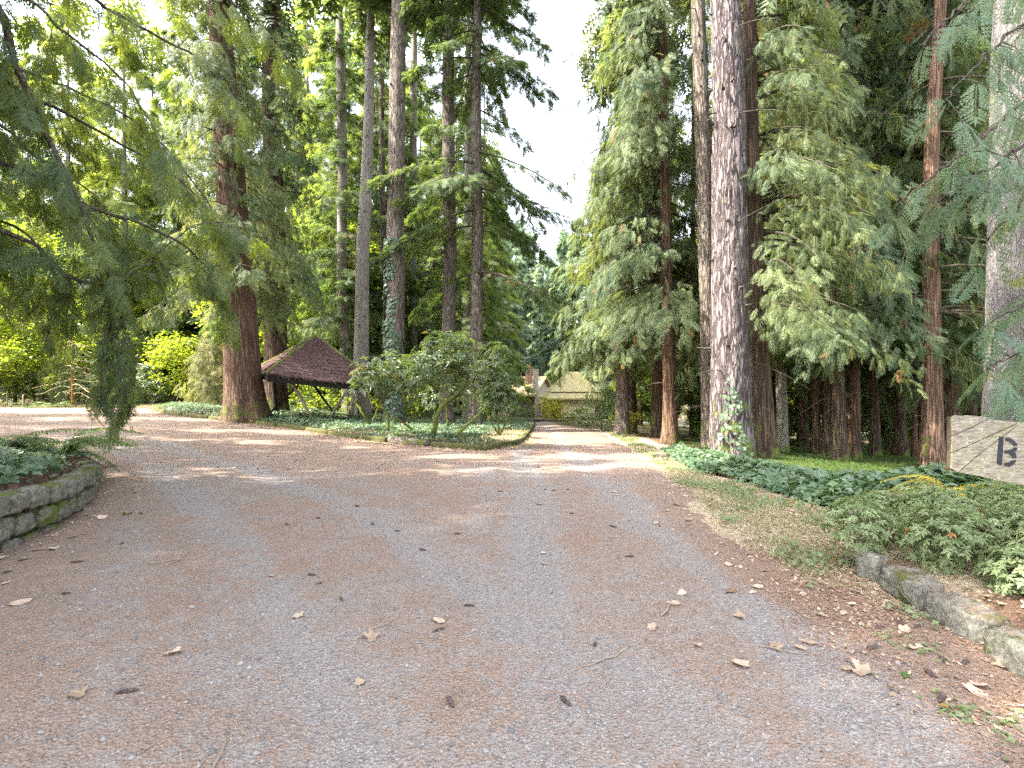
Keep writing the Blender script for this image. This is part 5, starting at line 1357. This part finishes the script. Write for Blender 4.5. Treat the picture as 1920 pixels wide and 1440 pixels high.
# small things by the far edge of the side drive
for p, y_, h, lab in [(43, 765, 0.9, 'short pale stake at the far edge of the side drive'), (13, 763, 1.1, 'thin green stake in the ferns by the side drive')]:
    g = G(p, y_); o = pole('stake', (0, 0, -0.1), (0.02, 0, h), 0.045, 0.04, M_palewood, None, 0.004); o.location = (*g, gz(*g)); tag(o, lab, 'stake')
V, Q = rough_box((6.2, 0.22, 0.22), amp=0.014, seed=350)
g = G(150, 765); o = link('log', MB().add(V, Q, smooth=True).mesh('log', M_timber), None, (g[0], g[1] + .3, gz(*g) + 0.06)); tag(o, 'long mossy log lying along the far edge of the side drive', 'log'); o.rotation_euler = (0, 0, 0.04)

# ------------------------------------------------------------------ houses beyond the end of the drive
HD = 76.0
gap_ = np.array((px(1018, HD + 2), HD + 2)); gzv = float(base_z(*gap_))
house = empty('house', (gap_[0], gap_[1], gzv), 'tan house with a gable end and two chimneys beyond the drive', 'house')
ux = np.array((0.46, 0.89)); uy = np.array((-0.89, 0.46))                  # along the gable wall; along the ridge
hw, hl, he, hr = 3.9, 13.0, 3.5, 5.95
def HP(u, v, z): return np.array((*(ux * u + uy * v), z))
mb = MB()
V = [HP(-hw, 0, -1), HP(hw, 0, -1), HP(hw, 0, he), HP(0, 0, hr), HP(-hw, 0, he), HP(-hw, hl, -1), HP(hw, hl, -1), HP(hw, hl, he), HP(0, hl, hr), HP(-hw, hl, he)]
mb.add(V, [(1, 6, 7, 2), (5, 0, 4, 9), (0, 1, 2, 4), (6, 5, 9, 7)], [(4, 2, 3), (7, 9, 8)])
link('wall', mb.mesh('wall', M_wall_house), house)
mb = MB()
for sg in (-1, 1):
    sl = (hr - he) / hw
    e0, e1 = (hw + 0.6) * sg, 0.0
    ze = he - 0.6 * sl
    pts = [HP(e0, -0.6, ze + .05), HP(e0, hl + .6, ze + .05), HP(e1, hl + .6, hr + .05), HP(e1, -0.6, hr + .05)]
    low = [p - np.array((0, 0, 0.22)) for p in pts]
    mb.add(pts + low, [(0, 1, 2, 3), (7, 6, 5, 4), (0, 4, 5, 1), (3, 2, 6, 7), (0, 3, 7, 4), (1, 5, 6, 2)])
rf = link('roof', mb.mesh('roof', M_roof_house), house)
mb = MB(); box(mb, HP(-3.4, -0.35, 2.9), (0.62, 0.62, 8.0), 0.4); box(mb, HP(-3.4, -0.35, 6.95), (0.74, 0.74, 0.14), 0.4); link('chimney', mb.mesh('chimney', M_stonechim), house)
mb = MB(); box(mb, HP(-1.6, 1.6, 5.9), (0.8, 0.8, 2.6), 0.4); box(mb, HP(-1.6, 1.6, 7.3), (0.95, 0.95, 0.16), 0.4); box(mb, HP(-1.6, 1.6, 7.6), (0.4, 0.4, 0.4), 0.4); link('chimney', mb.mesh('chimney', M_brick), rf)
mb = MB(); v, q, f = tube(np.array([HP(-1.4, 3, 5), HP(-1.4, 3, 8.9)]), 0.04, 5); mb.add(v, q, f)
for dz, l in ((8.9, 1.4), (8.7, 0.9), (8.3, 0.6)):
    v, q, f = tube(np.array([(-l, 0, 0), (l, 0, 0.03)]) + HP(-1.4, 3, dz), 0.035, 5); mb.add(v, q, f)
link('antenna', mb.mesh('antenna', M_stonechim), house)
mb = MB(); box(mb, HP(0.0, -0.08, 2.55), (7.7, 0.12, 0.16), math.atan2(ux[1], ux[0])); link('trim_board', mb.mesh('trim_board', M_trim), house)
for u, w, h, z in ((-1.5, 0.8, 1.9, 0.95), (0.2, 0.9, 2.0, 1.0), (1.7, 0.9, 1.1, 1.5)):
    mb = MB(); box(mb, HP(u, -0.06, z), (w + .2, 0.10, h + .2), math.atan2(ux[1], ux[0])); fr = link('window', mb.mesh('window', M_trim), house)
    mb = MB(); box(mb, HP(u, -0.10, z), (w, 0.06, h), math.atan2(ux[1], ux[0])); link('pane', mb.mesh('pane', M_glass), fr)
D2 = 70.0
c2 = np.array((px(1072, D2), D2)); z2 = float(base_z(*c2))
house2 = empty('house', (c2[0], c2[1], z2), 'low house with a steep pale roof beside the yellow shrubs', 'house', rot=(0, 0, 0.06))
mb = MB(); box(mb, (0, 0, 1.4), (6.6, 6.6, 4.6)); link('wall', mb.mesh('wall', M_trim), house2)
mb = MB(); b_ = 4.05; zz = 2.85
mb.add([(-b_, -b_, zz), (b_, -b_, zz), (b_, b_, zz), (-b_, b_, zz), (-0.6, 0, 6.4), (0.9, 0, 6.4), (-b_, -b_, zz - .2), (b_, -b_, zz - .2), (b_, b_, zz - .2), (-b_, b_, zz - .2)],
       [(0, 1, 5, 4), (2, 3, 4, 5), (0, 6, 7, 1), (1, 7, 8, 2), (2, 8, 9, 3), (3, 9, 6, 0), (6, 9, 8, 7)], [(1, 2, 5), (3, 0, 4)])
link('roof', mb.mesh('roof', M_roof_house), house2)
mb = MB(); box(mb, (0.2, -3.36, 1.5), (4.4, 0.12, 2.2)); link('garage_door', mb.mesh('garage_door', M_wall_pale), house2)
mb = MB(); box(mb, (-2.65, -3.35, 1.3), (0.8, 0.1, 2.4)); link('door', mb.mesh('door', M_darkwood), house2)

def roundbush(name, label, p, y_, D, w, h, mat, seed, n=900, ls=0.13, cat='shrub', lw=0.5, group=None):
    x = px(p, D); z = gz(x, D)
    r_ = w / 2
    return shrub(name, label, cat, x, D, [], [(x, D, z + h * .5, h * .5), (x - r_ * .5, D - .2, z + h * .42, h * .42), (x + r_ * .5, D - .2, z + h * .42, h * .42), (x + r_ * .2, D, z + h * .72, h * .34)], n, ls, mat, seed, None, 0, group, lw, shell=0.7)
roundbush('round_bush', 'clipped dark green bush at the far end of the drive', 992, 780, 46, 2.0, 1.15, M_rhodo, 120)
roundbush('yellow_shrub', 'tall yellow shrub in front of the gable end', 1024, 770, 56, 1.7, 2.5, M_yshrub, 121, 1100, 0.2)
roundbush('yellow_shrub', 'broad bright yellow shrub before the low house', 1042, 780, 50, 2.6, 2.0, M_yshrub, 122, 1500, 0.18)
roundbush('yellow_shrub', 'green and yellow bush beside the drive below the hanging cedars', 1085, 792, 38, 3.0, 1.3, M_maple, 123, 1400, 0.13)
roundbush('evergreen_shrub', 'leafy evergreen shrub before the grey-barked cedar at the bend', 1128, 800, 28, 2.0, 2.4, M_azalea, 124, 1500, 0.14)
roundbush('evergreen_shrub', 'low pale bush at the edge of the drive beyond the cedars', 1100, 795, 33, 2.0, 1.0, M_azalea, 125, 900, 0.11)
roundbush('evergreen_shrub', 'yellow-green sapling bush between the cedar trunks at the bend', 1192, 800, 26, 0.9, 1.3, M_yshrub, 126, 420, 0.12)
V, Q = rough_box((3.2, 0.22, 0.26), amp=0.014, seed=351)
g = G(1022, 787); o = link('log', MB().add(V, Q, smooth=True).mesh('log', M_timber_bare), None, (g[0], 46.0, gz(g[0], 46.0) + 0.1)); tag(o, 'grey timber laid across the bend at the far end of the drive', 'log'); o.rotation_euler = (0, 0, -0.15)

# ------------------------------------------------------------------ pale-leaved shrub beside the blocks
ax_, ay_ = 3.75, 4.35
az_ = gz(ax_, ay_)
rz_ = np.random.default_rng(77)
az = empty('azalea_shrub', (ax_, ay_, az_), 'broad pale-leaved azalea spilling over the concrete blocks', 'shrub')
blobs = [(-0.72, 0.1, 0.18, .32), (-0.35, -0.35, 0.22, .35), (0.0, 0.1, 0.24, .38), (0.45, -0.3, 0.24, .40), (0.25, 0.6, 0.20, .34), (-0.2, 0.55, 0.16, .32), (0.85, 0.2, 0.24, .40), (0.15, -0.85, 0.18, .38), (0.6, -1.0, 0.22, .4), (1.2, -0.5, 0.26, .42), (-0.25, -0.85, 0.12, .25), (1.1, 0.7, 0.2, .36)]
link('foliage', leafball('foliage', M_azalea, 61, blobs, 6000, 0.048, None, whorl=6, lw=0.42, dead=0.006, shell=0.45), az)
mb = MB()
for k in range(190):
    b_ = blobs[rz_.integers(0, len(blobs))]; d = nrm(rz_.normal(0, 1, 3) + np.array((0, 0, .4))); tip = np.array(b_[:3]) + d * b_[3] * rz_.uniform(0.5, 1.02)
    rt = np.array((b_[0] * .5 + rz_.normal(0, .12), b_[1] * .5 + rz_.normal(0, .12), -0.02)); md = (rt + tip) / 2 + rz_.normal(0, 0.07, 3)
    v, q, f = tube(spline(np.array([rt, md, tip]), 7), np.linspace(0.006, 0.002, 7), 4, False); mb.add(v, q, smooth=True)
link('twig_frame', mb.mesh('twig_frame', M_twig), az)

# ------------------------------------------------------------------ wooden sign
SD = 3.3
zp = lambda u, v: (1760 + u / 7.2, 740 + v / 7.2)
sign_o = W(1785, 835, SD)
sign = empty('wooden_sign', sign_o, 'weathered plank sign with slanting grooves and a black stencilled letter', 'sign')
SR = 0.0                                                         # the board turns slightly away at its outer end
def SPt(u, v, dep):
    p, y_ = zp(u, v)
    x = (p - 1781) * SD / F; z = -(y_ - 835) * SD / F
    return np.array((x * math.cos(SR) + dep * math.sin(SR) * -1, x * math.sin(SR) + dep * math.cos(SR), z))
def slab(name, pts, d0, d1, mat, parent):
    n = len(pts)
    V = [SPt(u, v, d0) for u, v in pts] + [SPt(u, v, d1) for u, v in pts]
    bm = bmesh.new(); vs = [bm.verts.new(p) for p in V]
    bm.faces.new(vs[:n][::-1]); bm.faces.new(vs[n:])
    for i in range(n): bm.faces.new((vs[i], vs[(i + 1) % n], vs[n + (i + 1) % n], vs[n + i]))
    bmesh.ops.recalc_face_normals(bm, faces=bm.faces[:])
    me = bpy.data.meshes.new(name); bm.to_mesh(me); bm.free(); me.materials.append(mat)
    return link(name, me, parent)
slab('backing_board', [(162, 300), (640, 330), (1150, 384), (1900, 470), (1900, 1330), (1152, 1222), (236, 1046), (160, 1000)], 0.012, 0.045, M_signdark, sign)
slab('plank_face', [(155, 318), (175, 292), (220, 278), (335, 290), (352, 280), (470, 288), (600, 300), (648, 316), (420, 436), (165, 545)], 0, 0.014, M_sign, sign)
slab('plank_face', [(162, 562), (420, 450), (664, 322), (700, 330), (712, 346), (860, 352), (1040, 376), (740, 516), (470, 640), (160, 778)], 0.002, 0.014, M_sign, sign)
slab('plank_face', [(160, 796), (470, 656), (745, 534), (1052, 392), (930, 486), (785, 592), (500, 812), (235, 1046), (190, 1030), (150, 1000), (156, 900)], 0, 0.014, M_sign, sign)
slab('plank_face', [(250, 1050), (512, 822), (795, 602), (944, 498), (1070, 378), (1152, 378), (1900, 470), (1900, 1340), (1152, 1228), (900, 1180), (620, 1120), (440, 1084)], 0.001, 0.014, M_sign, sign)
arc = lambda cx, cy, rx, ry, a0, a1, n=9: [(cx + rx * math.cos(R(a)), cy + ry * math.sin(R(a))) for a in np.linspace(a0, a1, n)]
def band(cx, cy, ro, ri, a0, a1): return arc(cx, cy, *ro, a0, a1) + arc(cx, cy, *ri, a1, a0)
letter = empty('stencil_letter', (0, 0, 0), None, None); letter.parent = sign
slab('stroke', [(785, 562), (846, 568), (838, 700), (822, 952), (790, 950), (755, 925), (768, 740)], -0.0025, 0.002, M_paint, letter)
slab('stroke', [(872, 578), (925, 580), (975, 608), (1015, 648), (1034, 692), (978, 690), (955, 655), (915, 628), (868, 622)], -0.0025, 0.002, M_paint, letter)
slab('stroke', [(860, 752), (950, 745), (985, 712), (1032, 716), (1026, 742), (996, 770), (1012, 806), (1020, 856), (966, 858), (955, 825), (915, 792), (860, 785)], -0.0025, 0.002, M_paint, letter)
slab('stroke', [(856, 918), (915, 914), (950, 888), (1014, 878), (1006, 912), (970, 952), (915, 970), (855, 962)], -0.0025, 0.002, M_paint, letter)
st2 = empty('stencil_letter', (0, 0, 0), None, None); st2.parent = sign
slab('stroke', [(1145, 735), (1200, 742), (1182, 1030), (1140, 1022)], -0.0025, 0.002, M_paint, st2)
mb = MB(); box(mb, (0.80, 0.14, -0.45), (0.1, 0.1, 1.9)); o = link('post', mb.mesh('post', M_post), sign)

# ------------------------------------------------------------------ litter on the drive
def leaf_mesh(seed, lob=False):
    r = np.random.default_rng(seed); n = 14
    a = np.linspace(0, 2 * np.pi, n, endpoint=False)
    rad = 0.5 * (1 + 0.28 * np.cos(a)) * (1 + (0.34 * np.cos(5 * a + 0.3) if lob else 0)) + r.normal(0, 0.055, n)
    X, Y = rad * np.cos(a), rad * np.sin(a) * 0.72
    c1, c2 = r.uniform(-0.25, 0.75), r.uniform(0.1, 0.6)
    Z = lambda x, y: c1 * y * y * 1.4 + c2 * x * x * 0.5 + 0.12 * x * y
    rings = [(0.0,), (0.5,), (1.0,)]
    V = [(0, 0, Z(0, 0))]
    for s_ in (0.55, 1.0):
        V += [(X[i] * s_, Y[i] * s_, Z(X[i] * s_, Y[i] * s_) + r.normal(0, 0.015) * s_) for i in range(n)]
    F3 = [(0, 1 + i, 1 + (i + 1) % n) for i in range(n)]
    F4 = [(1 + i, 1 + n + i, 1 + n + (i + 1) % n, 1 + (i + 1) % n) for i in range(n)]
    mb = MB(); mb.add(V, F4, F3, tint=np.clip(0.15 + 0.8 * r.random() + r.normal(0, 0.12, len(V)), 0, 0.94), smooth=True)
    v, q, f = tube(np.array([(-0.62, 0, Z(-.6, 0)), (-0.9, 0.05, 0.06), (-1.1, 0.12, 0.04)]), 0.014, 4); mb.add(v, q, f, tint=0.2)
    return mb.mesh('fallen_leaf', M_deadleaf)
LM = [leaf_mesh(i, i % 2 == 0) for i in range(8)]
LM_dark = [leaf_mesh(20 + i) for i in range(2)]
top_z = lambda x, y: float(max(road_z(np.array([x]), np.array([y]))[0], ground_z(np.array([x]), np.array([y]))[0]))
def drop_leaf(x, y, size, label, group, me):
    o = link('fallen_leaf', me, None, (x, y, top_z(x, y) + 0.008))
    o.scale = (size,) * 3; o.rotation_euler = (rng.normal(0, 0.12), rng.normal(0, 0.12), rng.uniform(0, 6.28))
    return tag(o, label, 'leaf', group)
LG = 'dead leaves on the drive'
big = [(697, 1212, 0.115, 'largest pale curled leaf out in the middle of the drive'), (826, 1180, 0.085, None), (1222, 1184, 0.085, None), (1394, 1258, 0.10, 'square tan leaf lying flat on the grey wheel track near the litter edge'),
       (1613, 1270, 0.125, 'broad pinkish dead leaf lying on the red needles below the blocks'), (1280, 1123, 0.08, None), (598, 1101, 0.07, None), (507, 1083, 0.06, None), (321, 1241, 0.10, 'pale folded leaf on the drive opposite the mossy block wall'),
       (32, 1143, 0.12, None), (557, 1166, 0.085, None), (676, 1290, 0.07, None), (145, 1320, 0.10, None), (1019, 1040, 0.06, None), (1021, 1060, 0.06, None), (1266, 1143, 0.09, None), (1306, 1220, 0.06, None),
       (1519, 1210, 0.10, None), (1826, 1312, 0.115, 'orange-brown leaf standing on edge among cones beside the last block'), (1835, 1300, 0.10, None), (1391, 1161, 0.09, None), (1366, 1066, 0.08, None), (1371, 1113, 0.10, None), (1590, 1262, 0.08, None),
       (1452, 1216, 0.10, None), (1505, 1220, 0.07, None), (1545, 1165, 0.08, None), (1695, 1195, 0.09, None), (1270, 950, 0.10, None), (1150, 925, 0.10, None), (1010, 950, 0.09, None), (1230, 985, 0.09, None), (137, 1013, 0.10, None), (75, 1036, 0.10, None), (100, 1035, 0.12, None), (205, 900, 0.13, None), (240, 968, 0.10, None), (190, 977, 0.12, None)]
for k, (p, y_, s_, lab) in enumerate(big):
    g = G(p, y_)
    drop_leaf(g[0], g[1], s_, lab or 'pale dead leaf lying on the gravel drive', None if lab else LG, LM[k % 8])
edge_pts = scatter([(-6, 2), (3, 2), (4.5, 6.5), (4, 12), (1, 16), (-6, 14), (-7.6, 10), (-5, 5)], 150, lambda x, y: 0.02 + 0.98 * sm(-0.9, 0.0, sdpoly(road_poly, x, y)))
for k, (x, y) in enumerate(edge_pts):
    drop_leaf(x, y, rng.uniform(0.035, 0.085), 'pale dead leaf lying on the gravel drive', LG, LM[k % 8])
g = G(1700, 1282); o = drop_leaf(g[0], g[1], 0.06, 'small green leaf beside the broad pinkish one', None, LM[2]); m_ = LM[2].copy(); m_.materials[0] = M_fern; o.data = m_
g = G(240, 968); o = drop_leaf(g[0], g[1], 0.13, 'fresh green leaf on the needles near the mossy wall', None, m_)

def cone_mesh(seed, L=0.085, r0=0.014):
    r = np.random.default_rng(seed); n, k = 9, 9; mb = MB(); V = []
    for i in range(n):
        t = i / (n - 1); rr = r0 * (math.sin(math.pi * (0.08 + 0.86 * t)) ** 0.6)
        for s_, f_ in ((0, 0.62), (0.55, 1.12)):
            for j in range(k):
                a = (j + 0.5 * (i % 2)) * 2 * np.pi / k
                q = rr * f_ * (1 + (0.18 if s_ else 0) * r.normal())
                V.append(((t - 0.5) * L + s_ * L / n, q * math.cos(a), q * math.sin(a)))
    Q = [(i * k + j, i * k + (j + 1) % k, (i + 1) * k + (j + 1) % k, (i + 1) * k + j) for i in range(2 * n - 1) for j in range(k)]
    return mb.add(V, Q).mesh('fir_cone', M_cone)
CM = [cone_mesh(i, 0.085 + 0.012 * i, 0.0125 + 0.003 * (i % 2)) for i in range(4)]
CG = 'fir cones on the drive'
def drop_cone(x, y, s_, label, group, me):
    o = link('fir_cone', me, None, (x, y, top_z(x, y) + 0.008)); o.scale = (s_,) * 3
    o.rotation_euler = (rng.uniform(0, 6), rng.normal(0, 0.1), rng.uniform(0, 6.28)); return tag(o, label, 'cone', group)
for k, (p, y_, s_, lab) in enumerate([(1765, 1328, 1.35, 'long dark cone lowest of the cones beside the last block'), (1745, 1281, 1.1, 'cone above the long dark one, beside the orange-brown leaf'), (1650, 1190, 1.2, None), (1640, 1228, 1.1, None), (1115, 1215, 0.9, None), (1062, 1326, 1.0, None), (845, 1335, 1.2, None), (145, 1063, 1.1, None),
                     (228, 1027, 1.0, None), (670, 954, 1.0, None), (1182, 1054, 0.95, None), (1150, 994, 1.0, None), (640, 1135, 0.9, None), (880, 1145, 0.9, None), (745, 997, 0.9, None), (538, 990, 0.9, None), (1720, 1185, 1.1, None), (1690, 1182, 1.0, None), (235, 1312, 1.2, None), (585, 1086, 0.8, None), (1810, 1255, 1.1, None), (1770, 1252, 1.1, None)]):
    g = G(p, y_); drop_cone(g[0], g[1], s_ * 0.8, lab or 'dark fir cone lying on the gravel drive', None if lab else CG, CM[k % 4])
for k, (x, y) in enumerate(scatter([(-6, 3), (3, 3), (4, 7), (3.5, 14), (1, 22), (-8, 16), (-7.6, 10), (-5, 5)], 100, lambda x, y: 0.35 + 0.65 * sm(-0.9, -0.1, sdpoly(road_poly, x, y)))):
    drop_cone(x, y, rng.uniform(0.5, 0.85), 'dark fir cone lying on the gravel drive', CG, CM[k % 4])
TG = 'dead twigs on the drive'
TW = []
for k in range(5):
    r = np.random.default_rng(400 + k); P = np.stack([np.linspace(-0.5, 0.5, 7), np.cumsum(r.normal(0, 0.035, 7)), np.abs(r.normal(0, 0.012, 7))], -1)
    mb = MB(); v, q, f = tube(P, np.linspace(0.013, 0.006, 7), 5); mb.add(v, q, f, smooth=True)
    if k % 2:
        v, q, f = tube(np.array([P[3], P[3] + (0.12, 0.1, 0.02), P[3] + (0.26, 0.15, 0.01)]), (0.008, 0.006, 0.004), 4); mb.add(v, q, f)
    TW.append(mb.mesh('twig', M_twig))
for k, (x, y) in enumerate(scatter([(-5.5, 2), (3, 2), (4, 8), (1, 13), (-7, 11), (-5, 5)], 44, lambda x, y: 0.2 + 0.8 * sm(-1.2, -0.1, sdpoly(road_poly, x, y)))):
    o = link('twig', TW[k % 5], None, (x, y, top_z(x, y) + 0.006)); s_ = rng.uniform(0.15, 0.5); o.scale = (s_, s_, s_ * 0.9); o.rotation_euler = (0, 0, rng.uniform(0, 6.28))
    tag(o, 'thin pale dead twig lying on the gravel drive', 'twig', TG)

# needles on the tops of the edging blocks
N = 2600; t_ = rng.random(N); wx = np.interp(t_ * 2.5 + 1.55, [p[1] for p in edge_line], [p[0] for p in edge_line]) + rng.uniform(0.0, 0.2, N)
p = np.stack([wx, t_ * 2.5 + 1.55, np.full(N, 0.206) + 0.006 * rng.random(N)], -1); a = rng.uniform(0, 6.28, N)
d = np.stack([np.cos(a), np.sin(a), rng.normal(0, .08, N)], -1) * rng.uniform(0.012, 0.04, (N, 1)); s_ = np.stack([-np.sin(a), np.cos(a), 0 * a], -1) * 0.0018
tag(link('needle_litter', MB().add(np.stack([p - s_, p + s_, p + d], 1).reshape(-1, 3), None, np.arange(3 * N).reshape(-1, 3), tint=np.repeat(rng.random(N) * .6, 3)).mesh('needle_litter', M_needles)), 'reddish needles lying along the tops of the concrete blocks', None, None, 'stuff')

# loose needles and stones: nobody could count them
rp = [(-6.5, 1.5), (4, 1.5), (4, 6), (3.6, 12), (1.5, 24), (-1, 22), (-12, 18), (-11, 13), (-7.8, 10), (-5, 5)]
def flat_bits(name, label, poly, n, L, w, mat, acc, lift=0.006, wide=False):
    q = scatter(poly, n, acc); n = len(q)
    z = np.maximum(road_z(q[:, 0], q[:, 1]), ground_z(q[:, 0], q[:, 1])) + lift * rng.random(n)
    p = np.stack([q[:, 0], q[:, 1], z], -1); a = rng.uniform(0, 6.28, n)
    d = np.stack([np.cos(a), np.sin(a), rng.normal(0, 0.12, n)], -1); s_ = np.stack([-np.sin(a), np.cos(a), rng.normal(0, 0.25, n)], -1)
    l = L * rng.uniform(0.4, 1.3, (n, 1)); ww = w * rng.uniform(0.6, 1.4, (n, 1))
    if wide: V = np.stack([p, p + d * l * .45 + s_ * ww, p + d * l + np.array((0, 0, .01)), p + d * l * .45 - s_ * ww], 1)
    else: V = np.stack([p - s_ * ww, p + s_ * ww, p + d * l], 1)
    m = V.shape[1]; V = V.reshape(-1, 3); I = np.arange(len(V)).reshape(-1, m)
    o = link(name, MB().add(V, I if m == 4 else None, None if m == 4 else I, tint=np.repeat(rng.random(n) * 0.95, m)).mesh(name, mat))
    return tag(o, label, None, None, 'stuff')
near = lambda x, y: np.clip(5.0 / np.maximum(y, 3.0), 0.15, 1) ** 2
flat_bits('needle_litter', 'reddish fallen needles strewn over the drive', rp, 60000, 0.035, 0.0016, M_needles, lambda x, y: near(x, y) * np.clip(litter_f(x, y) * 1.1 + (fbm(x * 1.6, y * 1.6, 3, 3) - 0.45) * 1.6, 0.03, 1))
flat_bits('leaf_litter', 'small broken dead leaves along the edges of the drive', rp + [], 9000, 0.035, 0.012, M_deadleaf, lambda x, y: sm(-1.0, 0.1, sdpoly(road_poly, x, y)) ** 2, 0.012, True)
flat_bits('leaf_litter', 'reddish leaf scraps and needles heaped below the concrete blocks', [(1.7, 1.6), (2.7, 1.6), (2.85, 4.1), (3.4, 5.2), (2.2, 5.0), (1.9, 3.2)], 1100, 0.036, 0.010, M_deadleaf, lambda x, y: sm(1.6, 2.7, x) * sm(0.36, 0.6, fbm(x * 2.5, y * 2.5, 15, 3)), 0.015, True)
flat_bits('needle_litter', 'red-brown needles gathered below the concrete blocks', [(1.5, 1.6), (2.7, 1.6), (2.85, 4.1), (3.4, 5.2), (2.2, 5.2), (1.7, 3.2)], 16000, 0.034, 0.0022, M_needles, lambda x, y: sm(1.3, 2.5, x) * (0.3 + 0.7 * sm(0.36, 0.6, fbm(x * 2.0, y * 2.0, 16, 3))), 0.012)
ivy_bed('verge_weeds', 'small weeds sprouting in the litter below the concrete blocks', [(1.9, 1.6), (2.7, 1.6), (2.85, 4.1), (3.2, 5.0), (2.3, 4.4)], 420, 0.035, lambda x, y: 0.04 + 0 * x, lambda x, y: sm(0.48, 0.6, fbm(x * 2.2, y * 2.2, 11, 3)), M_azalea)
kerbzone = [(p[0] * 1.0, p[1]) for p in island_front[:10]] + [(p[0] + 0.0, p[1] - 1.3) for p in island_front[:10]][::-1]
flat_bits('leaf_litter', 'pale straw and broken leaves strewn over the verge', verge, 7000, 0.05, 0.009, M_deadleaf, None, 0.05, True)
flat_bits('leaf_litter', 'pale dead leaves drifted against the timber edging', kerbzone, 3000, 0.08, 0.025, M_deadleaf, None, 0.02, True)
q = scatter(rp, 24000, lambda x, y: np.clip(4.0 / np.maximum(y, 2.2), 0.1, 1) ** 2 * (1.05 - np.clip(litter_f(x, y), 0, 0.95))); n = len(q)
oc = np.array([(1, 0, 0), (0, 1, 0), (-1, 0, 0), (0, -1, 0), (0, 0, 0.8), (0, 0, -0.8)], float)
of = np.array([(0, 1, 4), (1, 2, 4), (2, 3, 4), (3, 0, 4)])
r_ = 0.0055 * rng.lognormal(0, 0.45, (n, 1, 1)); ang = rng.uniform(0, 6.28, n)
sh = oc[None] * rng.uniform(0.6, 1.4, (n, 6, 1)); ca, sa = np.cos(ang)[:, None], np.sin(ang)[:, None]
sh = np.stack([sh[..., 0] * ca - sh[..., 1] * sa * 0.8, sh[..., 0] * sa + sh[..., 1] * ca * 0.8, sh[..., 2]], -1) * r_
V = sh + np.stack([q[:, 0], q[:, 1], road_z(q[:, 0], q[:, 1]) + 0.002], -1)[:, None]
o = link('gravel', MB().add(V.reshape(-1, 3), None, (np.arange(n)[:, None, None] * 6 + of[None]).reshape(-1, 3), tint=np.repeat(rng.random(n), 6)).mesh('gravel', M_pebble))
tag(o, 'loose grey stones on the drive', None, None, 'stuff')
